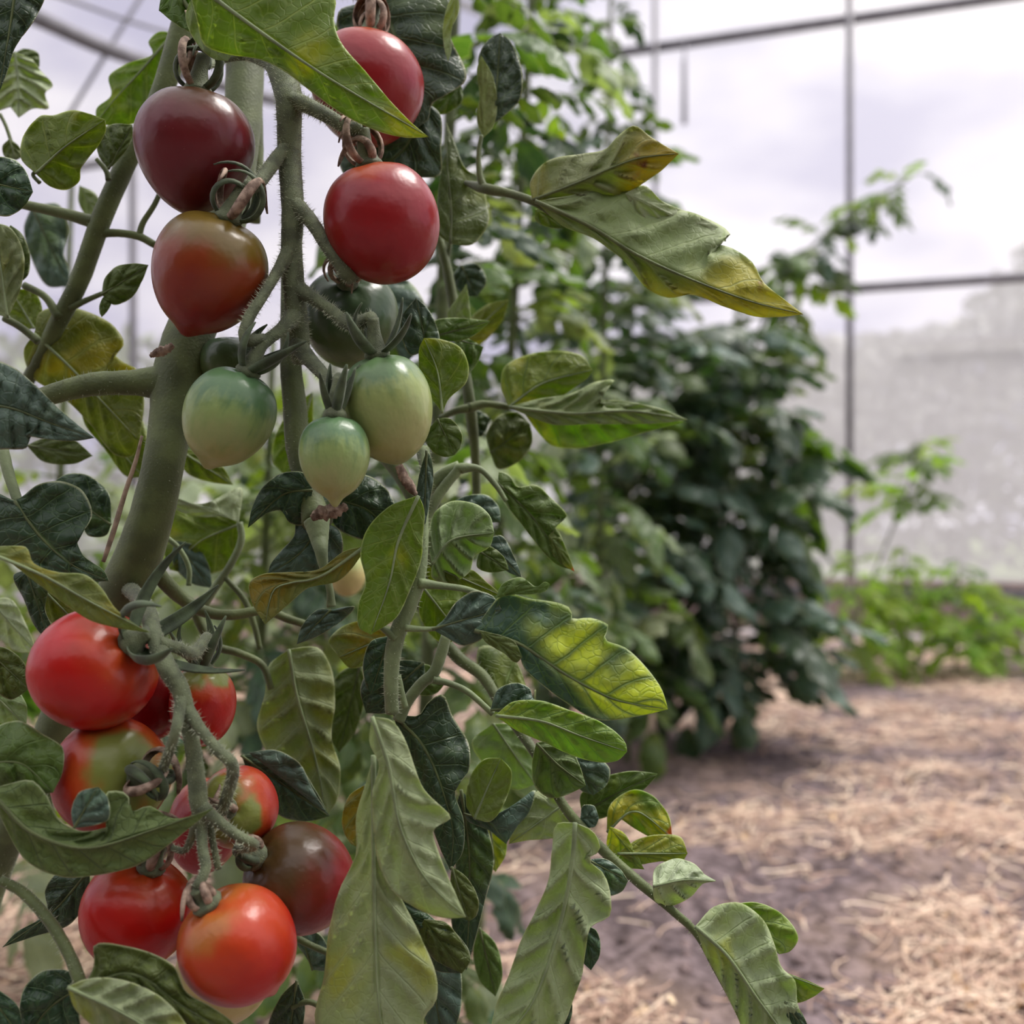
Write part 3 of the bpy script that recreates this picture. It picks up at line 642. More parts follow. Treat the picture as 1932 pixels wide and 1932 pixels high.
tomato('hidden', 432, 690, 56, 56, (0, -1), 0.2, 0.53, 'small shaded green tomato tucked behind the green striped one', G1, cal=False, seed=9, tipl=0)
tomato('redor', 174, 1265, 116, 112, (0.85, -0.55), 0.35, 0.45, 'glossy bright red tomato at the top left of the lower truss', G2, calyx='green', seed=10, taper=0.03, tipl=0.0, slen=1.2, stub=0.2)
tomato('red', 288, 1318, 72, 84, (0.3, -1), 0.1, 0.50, 'deep red tomato behind the stem between two brighter ones', G2, cal=False, seed=11, tipl=0)
tomato('shoul', 382, 1333, 62, 78, (0.05, -1), 0.15, 0.485, 'red tomato with green star calyx right of the lower truss stem', G2, calyx='green', seed=12, taper=0.05, tipl=0.0, slen=1.25, stub=0.4)
tomato('shoul', 208, 1463, 112, 98, (0.75, -0.12), 0.55, 0.46, 'red tomato with a blotchy green shoulder under the bright red one', G2, calyx='curl', seed=13, taper=0.04, tipl=0.0, slen=1.2, stub=0.3)
tomato('shoul', 452, 1522, 77, 100, (0.0, -0.25), 1.0, 0.485, 'red tomato whose green shoulder faces out, right of the lower truss', G2, calyx='dry', seed=14, tipl=0, slen=0.9, stub=0.3)
tomato('red', 388, 1560, 74, 92, (0.2, -1), 0.1, 0.535, 'shaded deep red tomato deep inside the lower truss', G2, cal=False, seed=15, tipl=0)
tomato('choc', 568, 1658, 103, 106, (-0.62, -0.5), 0.45, 0.475, 'dark brownish red tomato at the right end of the lower truss', G2, calyx='curl', seed=16, taper=0.05, tipl=0.0, slen=0.85, stub=0.3)
tomato('redor', 256, 1728, 107, 105, (0.35, -1), 0.15, 0.46, 'red tomato at bottom left with wispy dry sepals', G2, calyx='dry', seed=17, taper=0.14, tipl=0.05, slen=1.3, stub=0.3)
tomato('cream', 425, 1842, 92, 88, (0, -1), 0.0, 0.50, 'pale cream green tomato peeping out below the lowest red one', G2, cal=False, seed=19, tipl=0)
tomato('orange', 452, 1786, 110, 112, (-0.45, -0.8), 0.25, 0.435, 'lowest orange red tomato with a small pointed tip', G2, calyx='dry', seed=18, taper=0.06, tipl=0.13, slen=0.75, stub=0.2)
tomato('cream', 655, 1085, 38, 42, (0, -1), 0.0, 0.72, 'blurred pale green tomato seen behind the middle leaves', None, cal=False, seed=20, tipl=0)

# ------------------------------------------------------------------ stems
random.seed(11)
stem('main_stem', [(455, -60, 70, .60), (462, 60, 72, .59), (460, 200, 70, .575), (440, 350, 74, .56), (400, 520, 82, .545), (352, 650, 92, .53), (334, 730, 94, .525), (324, 790, 80, .52), (310, 870, 76, .515), (288, 970, 80, .515), (258, 1060, 88, .52), (228, 1130, 96, .53), (160, 1260, 80, .55), (60, 1480, 70, .56), (-10, 1640, 64, .57), (-90, 1900, 64, .57), (-140, 2100, 64, .56), (-190, 2650, 66, .54), (-200, 3180, 70, .53)], hairs=700, n=20, jit=0.03)
stem('side_stem', [(335, 735, 80, .525), (300, 722, 66, .523), (245, 722, 48, .52), (170, 726, 44, .515), (80, 750, 38, .51), (-20, 795, 36, .50), (-120, 860, 34, .5)], hairs=200, n=16)
stem('side_stem', [(375, -70, 48, .56), (348, 40, 46, .56), (300, 190, 40, .56), (242, 300, 38, .56), (192, 412, 38, .56), (150, 530, 36, .565), (108, 612, 32, .57), (60, 705, 26, .58), (-10, 830, 26, .6), (-60, 1000, 30, .6), (-60, 1500, 40, .58), (-110, 1900, 60, .57), (-150, 3010, 60, .57)], parent=LEFTV, hairs=300, n=14)
stem('leaf_stalk', [(178, 420, 26), (140, 408, 22), (100, 398, 20), (40, 385, 18)], d=.56, parent=LEFTV)
stem('leaf_stalk', [(188, 440, 18), (225, 440, 15), (262, 446, 15), (292, 462, 14)], d=.56, parent=LEFTV)
stem('leaf_stalk', [(262, 448, 12), (270, 420, 11), (292, 385, 10), (312, 340, 9)], d=.56, parent=LEFTV)
stem('leaf_stalk', [(112, 600, 20), (85, 560, 14), (45, 538, 14)], d=.565, parent=LEFTV)
stem('leaf_stalk', [(132, 582, 14), (160, 568, 11), (195, 553, 9)], d=.565, parent=LEFTV)
stem('leaf_stalk', [(205, 340, 12), (200, 322, 10), (182, 300, 8)], d=.55, parent=LEFTV)
stem('leaf_stalk', [(75, 345, 8), (62, 330, 7), (72, 322, 7)], d=.53, parent=LEFTV)
stem('leaf_stalk', [(8, 600, 14), (40, 618, 14), (72, 645, 14)], d=.55, parent=LEFTV)
stem('leaf_stalk', [(5, 850, 22, .48), (18, 900, 20, .475), (35, 950, 18, .47)], M_STALK)
stem('leaf_stalk', [(0, 215, 7), (12, 240, 7), (25, 280, 7)], d=.6, parent=LEFTV)
# upper truss
T = M_TRUSS
stem('truss_stem', [(440, 95, 16, .53), (480, 105, 26, .52), (520, 118, 46, .51), (540, 165, 52, .505), (545, 205, 48, .50), (546, 300, 44, .50), (552, 390, 42, .495), (550, 470, 40, .495), (556, 560, 40, .495), (562, 625, 42, .50), (568, 680, 34, .51)], T, hairs=1400, n=16)
stem('truss_stem', [(470, 103, 20, .525), (430, 108, 17, .52), (395, 122, 15, .51)], T, hairs=150, end=1)
stem('truss_stem', [(545, 190, 40, .50), (575, 197, 30, .495), (620, 220, 27, .487), (660, 243, 26, .483)], T, hairs=350, end=4)
stem('truss_stem', [(550, 272, 30, .50), (528, 292, 27, .495), (503, 325, 27, .487), (482, 352, 24, .478)], T, hairs=200, end=2)
stem('truss_stem', [(553, 385, 40, .495), (585, 415, 28, .49), (615, 460, 26, .485), (645, 500, 30, .485), (660, 522, 28, .488)], T, hairs=400, end=5)
stem('truss_stem', [(550, 468, 34, .495), (525, 510, 22, .485), (495, 560, 20, .475), (470, 600, 22, .47), (462, 640, 24, .468)], T, hairs=250, end=6)
stem('truss_stem', [(560, 545, 38, .495), (590, 562, 26, .49), (630, 590, 24, .485), (660, 612, 26, .478)], T, hairs=250, end=7)
stem('truss_stem', [(556, 595, 36, .495), (530, 622, 24, .485), (500, 645, 24, .48), (485, 665, 26, .48), (490, 700, 22, .485)], T, hairs=200)
stem('truss_stem', [(560, 650, 36, .50), (590, 685, 28, .49), (615, 712, 24, .475), (626, 735, 22, .465)], T, hairs=150, end=8)
stem('truss_stem', [(610, -10, 22, .56), (650, -12, 18, .55), (685, -6, 18, .54)], T, hairs=100, end=3)
# vine behind the unripe fruit
stem('side_stem', [(545, 420, 26, .555), (546, 560, 32, .545), (549, 690, 40, .53), (556, 760, 44, .525), (562, 840, 46, .52), (575, 900, 44, .515), (590, 955, 50, .51), (600, 985, 60, .505)], M_STEM, hairs=200, n=14)
stem('flower_stalk', [(598, 985, 50, .50), (603, 1020, 34, .495), (606, 1040, 26, .49), (612, 1075, 17, .49), (622, 1110, 14, .49), (625, 1145, 18, .49)], M_STALK)
stem('side_stem', [(460, 105, 60, .60), (478, 200, 34, .585), (484, 320, 26, .58), (480, 420, 22, .58)], M_STEM)
# lower truss
stem('truss_stem', [(228, 1100, 30, .535), (256, 1122, 30, .50), (279, 1155, 32, .462), (290, 1195, 30, .445), (300, 1225, 34, .44), (318, 1265, 36, .435), (340, 1300, 34, .435), (350, 1340, 32, .435), (362, 1400, 30, .435), (370, 1460, 32, .435), (374, 1510, 34, .435), (380, 1560, 22, .437), (382, 1600, 20, .432), (388, 1640, 20, .428)], T, hairs=1100, n=16, hl=0.0011, end=18)
stem('truss_stem', [(300, 1213, 26, .44), (335, 1222, 22, .445), (365, 1233, 24, .46)], T, hairs=250, end=12)
stem('truss_stem', [(345, 1305, 24, .435), (338, 1345, 22, .43), (330, 1385, 20, .425)], T, hairs=120, end=13)
stem('truss_stem', [(350, 1335, 30, .435), (378, 1375, 22, .43), (410, 1415, 22, .428), (440, 1450, 24, .43)], T, hairs=250, end=14)
stem('truss_stem', [(378, 1520, 30, .435), (410, 1548, 22, .435), (450, 1578, 20, .435), (480, 1594, 20, .438)], T, hairs=200, end=16)
stem('truss_stem', [(372, 1540, 22, .435), (362, 1580, 16, .44), (345, 1605, 13, .445)], T, hairs=80, end=17)
stem('truss_stem', [(392, 1540, 18, .44), (402, 1590, 13, .44), (412, 1640, 13, .44)], T, hairs=80)
# right hand leaf stalks and vines
S = M_STALK
stem('side_stem', [(798, 850, 26, .515), (806, 900, 24, .50), (800, 960, 18, .49), (800, 1010, 18, .485), (795, 1070, 22, .48), (782, 1115, 30, .48), (762, 1165, 32, .48), (745, 1215, 32, .48), (738, 1280, 28, .48), (740, 1345, 26, .482)], S, hairs=250, n=14)
stem('leaf_stalk', [(790, 1100, 22), (830, 1105, 14), (880, 1112, 12), (930, 1130, 10)], S, d=.478)
stem('leaf_stalk', [(765, 1185, 14), (800, 1187, 10), (832, 1186, 8)], S, d=.475)
stem('leaf_stalk', [(748, 1205, 20), (728, 1190, 12), (712, 1178, 8)], S, d=.478)
stem('leaf_stalk', [(748, 1275, 18), (758, 1312, 14), (765, 1335, 12)], S, d=.49)
stem('side_stem', [(752, 1360, 24), (768, 1325, 22), (795, 1290, 22), (818, 1270, 22), (832, 1235, 22), (842, 1200, 20)], S, d=.50)
stem('leaf_stalk', [(818, 1283, 14), (850, 1290, 12), (885, 1307, 12), (930, 1347, 11)], S, d=.495)
stem('side_stem', [(770, 1100, 22, .56), (850, 1225, 24, .55), (910, 1275, 22, .54), (945, 1330, 20, .53), (985, 1385, 20, .52), (1015, 1430, 18, .51), (1060, 1515, 18, .50), (1105, 1570, 20, .50), (1160, 1625, 20, .50), (1210, 1668, 20, .495), (1265, 1715, 16, .49), (1315, 1762, 15, .49), (1350, 1825, 14, .485), (1385, 1890, 13, .48), (1440, 1990, 12, .48)], M_STEM, hairs=300)
stem('side_stem', [(720, 850, 34, .56), (760, 900, 32, .55), (800, 985, 26, .54), (830, 1060, 20, .54)], M_STEM)
stem('leaf_stalk', [(800, 985, 22), (830, 930, 20), (862, 890, 18), (868, 884, 22), (905, 885, 12), (935, 915, 11), (955, 945, 8)], S, d=.54)
stem('side_stem', [(868, 880, 24), (838, 895, 26), (800, 930, 28)], S, d=.545)
stem('side_stem', [(825, 440, 16, .62), (842, 500, 18, .62), (855, 570, 20, .62), (868, 640, 20, .62), (878, 700, 18, .62), (886, 760, 22, .62), (896, 850, 18, .63), (900, 960, 16, .64)], M_STEM)
stem('leaf_stalk', [(886, 770, 20), (915, 762, 14), (960, 768, 12)], M_STEM, d=.61)
stem('leaf_stalk', [(886, 770, 18), (860, 775, 14), (830, 790, 12)], M_STEM, d=.61)
stem('leaf_stalk', [(858, 560, 8, .62), (842, 505, 8, .62), (848, 470, 8, .62), (850, 452, 8, .62)], M_STEM)
stem('leaf_stalk', [(912, 352, 16), (905, 330, 12), (903, 290, 9), (908, 255, 8)], M_STEM, d=.57)
stem('leaf_stalk', [(880, 345, 10, .59), (912, 355, 20, .57), (960, 365, 16, .56), (1010, 382, 15, .55), (1060, 415, 12, .55)], M_STEM)
stem('leaf_stalk', [(0, 1660, 18, .44), (45, 1685, 20, .44), (95, 1740, 22, .435), (130, 1800, 22, .43), (150, 1850, 24, .425), (160, 1890, 14, .425)], M_STEM, hairs=80)
stem('side_stem', [(268, 1040, 30, .53), (300, 1085, 30, .53), (345, 1130, 26, .54), (390, 1155, 22, .54), (440, 1160, 20, .54), (500, 1152, 18, .545), (545, 1168, 16, .55), (600, 1185, 14, .55)], M_STEM, n=12)
stem('side_stem', [(365, 1145, 20), (385, 1190, 18), (410, 1220, 16), (450, 1232, 15), (495, 1255, 14), (512, 1300, 12)], M_STEM, d=.56)
stem('leaf_stalk', [(385, 1140, 18), (405, 1110, 16), (435, 1065, 14), (455, 1020, 14), (452, 985, 12)], S, d=.58)
stem('leaf_stalk', [(310, 1010, 10), (338, 1035, 10), (356, 1070, 10), (356, 1105, 10)], S, d=.55)
stem('leaf_stalk', [(425, 1090, 10), (460, 1130, 12), (480, 1180, 12), (490, 1225, 10)], M_STEM, d=.58)
stem('leaf_stalk', [(560, 1770, 14), (590, 1785, 12), (625, 1800, 12)], M_STEM, d=.52)
stem('leaf_stalk', [(550, 1900, 12), (580, 1890, 11), (605, 1898, 11)], M_STEM, d=.50)
stem('dry_tendril', [(268, 822, 5), (256, 870, 8), (236, 930, 9), (215, 1000, 10), (195, 1060, 8)], M_TWINE, d=.50)
stem('dry_tendril', [(350, 20, 4, .49), (362, 60, 6, .49), (372, 105, 7, .495), (378, 140, 5, .495)], M_TWINE)
stem('dry_tendril', [(345, 0, 9, .50), (372, 40, 7, .50), (385, 75, 6, .50), (425, 100, 4, .51)], M_STEM)
stem('dry_flower', [(283, 672, 6), (300, 664, 18), (316, 658, 16), (326, 650, 10)], M_DRY, d=.50, jit=0.5)
stem('dry_flower', [(752, 878, 14), (762, 900, 20), (775, 920, 18), (785, 934, 8)], M_DRY, d=.47, jit=0.4)
stem('dry_flower', [(588, 978, 12), (605, 968, 26), (630, 965, 26), (655, 955, 10)], M_DRY, d=.475, jit=0.8)
# ------------------------------------------------------------------ leaves of the nearest plant
random.seed(21)
# upper centre and right
leaf('lime', (350, -45), (808, 258), [(372, 40), (385, 85), (430, 102), (490, 112), (530, 130), (590, 175), (650, 218), (720, 250), (770, 260)], [(470, -70), (600, -40), (633, -5), (630, 40), (642, 78), (690, 135), (745, 200), (780, 235)], [(470, 45), (600, 135)], d=.455, dt=.0, fold=.15)
leaf('mid', (370, -60), (300, 20), [(330, -30), (305, -5)], [(400, 0), (360, 60), (325, 40)], d=.50, rib=False)
leaf('ash', (360, 0), (430, 115), [(350, 30), (370, 80), (400, 110)], [(400, -10), (440, 30), (450, 80)], d=.475, rib=False)
leaf('dark', (700, -40), (780, 245), [(690, 0), (640, 20), (638, 60), (690, 90), (700, 150), (720, 220), (750, 240)], [(860, -30), (842, 30), (850, 70), (880, 150), (840, 180), (815, 195), (808, 225)], [(740, 60), (770, 150)], d=.565)
leaf('ash', (862, -20), (845, 115), [(845, 10), (836, 50), (838, 90)], [(866, 20), (850, 60), (852, 95)], d=.56, rib=False)
leaf('dark', (800, 190), (690, 345), [(760, 200), (700, 240), (660, 270), (640, 300), (650, 330)], [(830, 215), (832, 280), (830, 330), (790, 335), (740, 330)], [(770, 270)], d=.57)
leaf('mid', (870, 160), (815, 215), [(840, 165), (815, 190)], [(872, 190), (840, 215)], d=.60, rib=False)
leaf('mid', (850, 460), (842, 230), [(826, 440), (826, 370), (835, 310), (848, 262)], [(890, 462), (922, 420), (918, 380), (905, 335), (880, 320), (858, 270)], [(852, 400), (845, 320)], d=.58, dt=.02)
leaf('dark', (930, 235), (944, 62), [(905, 225), (912, 190), (904, 150), (905, 100), (925, 72)], [(955, 215), (980, 190), (986, 150), (978, 110), (960, 75)], [(938, 150)], d=.58)
leaf('olive', (912, 260), (908, 105), [(900, 230), (905, 180), (900, 130)], [(930, 240), (938, 190), (930, 145)], d=.575, rib=False)
leaf('ashy', (1005, 378), (1280, 290), [(1000, 345), (1030, 305), (1100, 290), (1140, 283), (1165, 258), (1196, 237), (1230, 260)], [(1050, 392), (1110, 378), (1180, 368), (1215, 345), (1250, 320)], [(1090, 345), (1200, 300)], d=.535, dt=-.02, puff=.003, ruf=.006, nv=6, fold=.3)
leaf('ashy', (1010, 380), (1515, 593), [(1080, 368), (1150, 352), (1205, 348), (1222, 360), (1240, 388), (1310, 402), (1378, 442), (1335, 455), (1380, 468), (1420, 495), (1440, 532), (1480, 565)], [(1060, 425), (1120, 450), (1180, 495), (1225, 548), (1262, 562), (1305, 556), (1370, 580), (1430, 598), (1475, 598)], [(1110, 425), (1200, 480), (1310, 530), (1420, 570)], d=.53, dt=-.03, puff=.0035, ruf=.006, nv=7, fold=.35)
leaf('pale', (1180, 365), (1370, 455), [(1215, 350), (1250, 380), (1310, 405), (1360, 432)], [(1200, 400), (1260, 430), (1320, 455)], d=.528, rib=False)
leaf('mid', (1010, 395), (1070, 430), [(1030, 390), (1060, 410)], [(1010, 415), (1040, 430)], d=.56, rib=False)
# middle right group
leaf('yell', (960, 768), (1118, 698), [(945, 730), (952, 692), (1000, 668), (1060, 662), (1100, 673)], [(1000, 778), (1050, 755), (1085, 730), (1110, 712)], [(1020, 725)], d=.60)
leaf('ash', (960, 768), (1297, 792), [(1020, 752), (1080, 742), (1120, 722), (1160, 716), (1110, 750), (1180, 757), (1250, 772)], [(1040, 800), (1120, 800), (1200, 800), (1250, 798)], [(1080, 780), (1190, 775)], d=.59, puff=.003)
leaf('yell', (990, 780), (1290, 796), [(1060, 785), (1150, 785), (1230, 785)], [(1015, 815), (1040, 840), (1090, 846), (1150, 835), (1220, 815)], d=.596, rib=False)
leaf('mid', (925, 855), (1000, 800), [(918, 820), (940, 785), (975, 778)], [(940, 885), (980, 870), (1004, 835)], d=.62, ruf=.006)
leaf('dark', (880, 800), (925, 790), [(885, 780), (905, 775)], [(885, 825), (910, 822)], d=.63, rib=False)
leaf('blue', (805, 660), (785, 562), [(775, 670), (757, 630), (760, 595)], [(828, 645), (822, 610), (805, 580)], [(795, 610)], d=.53)
leaf('lime', (835, 780), (800, 638), [(795, 720), (790, 680), (792, 655)], [(845, 755), (880, 720), (884, 690), (868, 655), (830, 640)], [(825, 700)], d=.515)
leaf('mid', (825, 790), (858, 858), [(800, 825), (820, 855), (840, 862)], [(850, 790), (872, 820), (868, 845)], d=.52)
leaf('mid', (800, 640), (925, 606), [(820, 605), (850, 600), (890, 602)], [(835, 645), (880, 640), (905, 625)], d=.55)
leaf('mid', (860, 640), (912, 655), [(870, 635), (895, 645)], [(850, 690), (870, 715), (900, 685)], d=.57)
leaf('lime', (868, 650), (960, 565), [(880, 610), (920, 575)], [(905, 650), (950, 600)], d=.66)
leaf('ash', (850, 620), (880, 535), [(845, 590), (865, 560)], [(885, 615), (885, 570)], d=.60, rib=False)
leaf('blue', (700, 520), (760, 690), [(720, 580), (740, 640)], [(770, 530), (810, 600), (790, 660)], d=.66)
leaf('dark', (870, 500), (900, 560), [(855, 520), (870, 555)], [(900, 498), (918, 530)], d=.64)
leaf('blue', (805, 850), (800, 1005), [(790, 900), (785, 960)], [(812, 860), (818, 900), (808, 960)], d=.485)
leaf('mid', (940, 912), (1083, 1076), [(955, 950), (985, 990), (1015, 1030), (1050, 1065)], [(942, 890), (962, 898), (975, 918), (1012, 915), (1035, 935), (1070, 975), (1045, 985), (1062, 1020)], [(1000, 970), (1045, 1030)], d=.545, puff=.0025)
leaf('burn', (1035, 1010), (1084, 1078), [(1040, 1040), (1060, 1065)], [(1050, 1000), (1066, 1030)], d=.543, rib=False)
leaf('ash', (815, 1065), (932, 1005), [(808, 1020), (818, 970), (850, 946), (900, 952), (925, 975)], [(815, 1090), (850, 1100), (885, 1080), (895, 1050), (925, 1030)], [(850, 1020)], d=.49, puff=.0035, nv=5)
leaf('blue', (850, 950), (945, 985), [(880, 935), (920, 935), (940, 955)], [(890, 965), (915, 985)], d=.56)
leaf('mid', (905, 1040), (960, 1075), [(920, 1030), (950, 1050)], [(900, 1070), (925, 1080)], d=.52)
leaf('blue', (915, 1020), (985, 1090), [(945, 1010), (970, 1050)], [(920, 1050), (960, 1080)], d=.53)
leaf('lime', (800, 1110), (870, 1200), [(840, 1080), (880, 1100), (900, 1150)], [(790, 1150), (810, 1195), (840, 1215)], d=.53)
leaf('lime', (800, 1060), (950, 1125), [(840, 1080), (890, 1075), (920, 1100)], [(810, 1095), (860, 1110), (910, 1120)], d=.50)
leaf('lime', (790, 935), (700, 1197), [(735, 955), (692, 1000), (680, 1045), (690, 1100), (676, 1140), (678, 1185)], [(800, 960), (798, 1010), (795, 1055), (775, 1110), (748, 1165)], [(752, 1020), (735, 1100)], d=.465, puff=.001)
leaf('blue', (815, 1187), (946, 1150), [(835, 1172), (862, 1135), (895, 1115), (930, 1125)], [(838, 1200), (872, 1218), (905, 1208), (932, 1178)], [(880, 1168)], d=.458)
leaf('chlor', (895, 1190), (1260, 1338), [(925, 1145), (950, 1120), (1000, 1130), (1055, 1138), (1078, 1150), (1078, 1166), (1115, 1166), (1148, 1180), (1140, 1205), (1180, 1222), (1215, 1255), (1248, 1300)], [(912, 1205), (935, 1212), (975, 1228), (990, 1262), (1020, 1290), (1060, 1320), (1128, 1358), (1200, 1352)], [(975, 1212), (1060, 1268), (1160, 1320)], d=.455, dt=.0, puff=.0014, nv=7)
leaf('mid', (935, 1128), (1037, 1102), [(950, 1100), (985, 1090), (1012, 1108), (1028, 1098)], [(970, 1122), (1010, 1120), (1030, 1115)], d=.45, rib=False)
leaf('mid', (905, 1190), (985, 1240), [(930, 1195), (970, 1210)], [(915, 1210), (950, 1232), (975, 1250)], d=.453, rib=False)
leaf('yell', (935, 1350), (1183, 1418), [(965, 1325), (1020, 1322), (1075, 1340), (1125, 1358), (1160, 1380), (1180, 1402)], [(975, 1378), (1030, 1402), (1080, 1425), (1130, 1438), (1165, 1435)], [(1020, 1360), (1100, 1390)], d=.475, puff=.0015)
leaf('blue', (925, 1340), (1035, 1328), [(940, 1300), (975, 1288), (1000, 1300), (1005, 1318)], [(955, 1345), (1000, 1335)], d=.485)
leaf('mid', (985, 1385), (1010, 1350), [(900, 1250), (905, 1220), (960, 1230)], [(1000, 1370), (1010, 1300)], d=.55)
leaf('ash', (930, 1365), (1010, 1480), [(890, 1400), (920, 1450), (970, 1490)], [(980, 1370), (1010, 1420)], d=.56)
leaf('sage', (1012, 1402), (1105, 1482), [(1040, 1395), (1070, 1400), (1092, 1440)], [(1004, 1440), (1010, 1485), (1040, 1506), (1080, 1495)], [(1050, 1440)], d=.49, puff=.003)
leaf('blue', (1085, 1430), (1120, 1500), [(1115, 1425), (1150, 1450), (1145, 1480)], [(1080, 1460), (1095, 1490)], d=.52)
leaf('mid', (1098, 1535), (1242, 1460), [(1095, 1500), (1130, 1470), (1190, 1455)], [(1130, 1545), (1180, 1520), (1215, 1490)], [(1160, 1498)], d=.53)
leaf('blue', (1095, 1545), (1130, 1545), [(1100, 1520), (1120, 1520)], [(1105, 1560), (1122, 1560)], d=.50, rib=False)
leaf('burn', (1145, 1570), (1268, 1580), [(1150, 1520), (1195, 1490), (1230, 1500), (1262, 1540)], [(1165, 1545), (1200, 1565), (1230, 1580)], [(1195, 1530)], d=.52, ruf=.007)
leaf('yell', (1165, 1610), (1297, 1610), [(1200, 1585), (1240, 1575), (1285, 1580)], [(1200, 1630), (1250, 1625), (1285, 1628)], d=.51)
leaf('yell', (1150, 1560), (1215, 1640), [(1175, 1570), (1200, 1610)], [(1145, 1595), (1175, 1635)], d=.51, rib=False)
leaf('white', (1232, 1672), (1350, 1662), [(1235, 1640), (1275, 1620), (1310, 1630), (1330, 1650)], [(1236, 1700), (1268, 1708), (1305, 1690), (1325, 1668)], [(1290, 1660)], d=.475, fold=.9, puff=.003, nv=4)
leaf('pale', (1312, 1748), (1545, 2010), [(1345, 1712), (1395, 1703), (1440, 1735), (1462, 1785), (1475, 1825), (1500, 1850), (1505, 1895), (1530, 1950)], [(1330, 1800), (1358, 1850), (1385, 1905), (1430, 1990)], [(1370, 1800), (1430, 1885), (1480, 1950)], d=.465, puff=.003, nv=7)
leaf('yell', (1380, 1706), (1470, 1800), [(1430, 1703), (1480, 1728), (1506, 1770), (1490, 1795)], [(1410, 1740), (1445, 1780)], d=.475)
leaf('yell', (1450, 1825), (1555, 1865), [(1490, 1838), (1535, 1855)], [(1465, 1865), (1500, 1892), (1535, 1880)], d=.475)
leaf('dark', (1480, 1890), (1530, 1960), [(1500, 1895), (1520, 1925)], [(1485, 1920), (1500, 1950)], d=.47)
# big hanging leaves, centre right
leaf('pale', (702, 1352), (879, 1730), [(697, 1400), (716, 1445), (703, 1490), (705, 1560), (712, 1620), (740, 1680), (790, 1716), (840, 1732)], [(740, 1360), (766, 1400), (783, 1450), (800, 1490), (830, 1520), (851, 1542), (818, 1565), (828, 1610), (850, 1665), (868, 1705)], [(735, 1450), (755, 1560), (805, 1660)], d=.425, puff=.002, nv=7)
leaf('pale', (705, 1425), (735, 2020), [(690, 1480), (672, 1540), (672, 1610), (640, 1680), (620, 1760), (612, 1840), (595, 1930), (640, 1990)], [(712, 1500), (720, 1580), (735, 1650), (760, 1700), (795, 1770), (825, 1850), (822, 1890), (800, 1920), (800, 1980)], [(705, 1600), (708, 1760), (715, 1900)], d=.435, puff=.002, nv=8, ruf=.005)
leaf('dark', (742, 1345), (850, 1642), [(755, 1400), (785, 1460), (805, 1530), (830, 1600)], [(790, 1350), (808, 1325), (835, 1310), (853, 1350), (885, 1405), (884, 1455), (858, 1490), (875, 1550), (872, 1610)], [(800, 1410), (838, 1500), (855, 1570)], d=.50)
leaf('dark', (720, 1655), (872, 1836), [(722, 1700), (755, 1750), (790, 1790), (820, 1830)], [(770, 1690), (820, 1735), (860, 1760), (888, 1805)], [(780, 1740)], d=.47)
leaf('mid', (800, 1735), (872, 1836), [(790, 1760), (820, 1810)], [(840, 1740), (870, 1775), (888, 1810)], d=.468, rib=False)
leaf('mid', (852, 1635), (884, 1738), [(850, 1680), (862, 1720)], [(880, 1655), (903, 1700), (898, 1728)], d=.46)
leaf('dark', (870, 1490), (880, 1830), [(850, 1560), (860, 1640), (850, 1720), (862, 1790)], [(910, 1540), (932, 1620), (915, 1700), (900, 1760)], [(885, 1600), (885, 1720)], d=.53)
leaf('blue', (800, 1760), (840, 1990), [(770, 1820), (790, 1900)], [(860, 1800), (870, 1900)], d=.51)
leaf('mid', (905, 1750), (935, 1880), [(893, 1790), (905, 1850)], [(935, 1780), (948, 1840)], d=.56)
leaf('yell', (925, 1560), (935, 1645), [(912, 1590), (920, 1630)], [(950, 1565), (955, 1610)], d=.55)
leaf('olive', (895, 1545), (945, 1430), [(880, 1520), (890, 1460), (915, 1432)], [(925, 1550), (958, 1500), (965, 1455)], [(918, 1490)], d=.51)
leaf('blue', (875, 1535), (955, 1592), [(900, 1540), (960, 1530), (1010, 1490), (1000, 1530), (975, 1560)], [(885, 1550), (920, 1565), (940, 1580)], [(920, 1550)], d=.52)
leaf('pale', (1060, 1520), (960, 1592), [(1020, 1490), (985, 1530), (965, 1565)], [(1090, 1560), (1050, 1580), (1000, 1585)], d=.525)
leaf('pale', (1085, 1552), (920, 1990), [(1050, 1555), (1042, 1600), (1035, 1660), (1010, 1720), (985, 1770), (960, 1840), (935, 1900), (925, 1950)], [(1120, 1570), (1132, 1605), (1110, 1620), (1140, 1650), (1152, 1690), (1150, 1728), (1115, 1748), (1105, 1790), (1098, 1840), (1080, 1890), (1065, 1930), (1010, 1985)], [(1080, 1620), (1065, 1710), (1040, 1800), (1000, 1900)], d=.45, puff=.0035, nv=7, ruf=.006)
leaf('blue', (1110, 1622), (1185, 1662), [(1140, 1620), (1170, 1640)], [(1120, 1660), (1150, 1690), (1175, 1680)], d=.475)
leaf('dark', (1100, 1745), (1115, 1830), [(1090, 1780), (1100, 1815)], [(1125, 1755), (1132, 1800)], d=.465, rib=False)
leaf('dark', (1060, 1880), (1060, 1960), [(1045, 1900)], [(1078, 1890), (1075, 1930)], d=.47, rib=False)
leaf('olive', (690, 1480), (680, 1600), [(660, 1500), (645, 1550), (660, 1590)], [(700, 1520), (695, 1570)], d=.46)
leaf('dark', (800, 1250), (690, 1345), [(760, 1245), (700, 1260), (680, 1300)], [(800, 1290), (770, 1320), (730, 1345)], d=.53)
leaf('olive', (745, 1195), (640, 1240), [(700, 1170), (650, 1180), (620, 1210)], [(740, 1220), (700, 1250), (660, 1260)], d=.53)
leaf('dark', (735, 1200), (700, 1310), [(700, 1210), (685, 1250), (690, 1290)], [(745, 1230), (735, 1280)], d=.50)
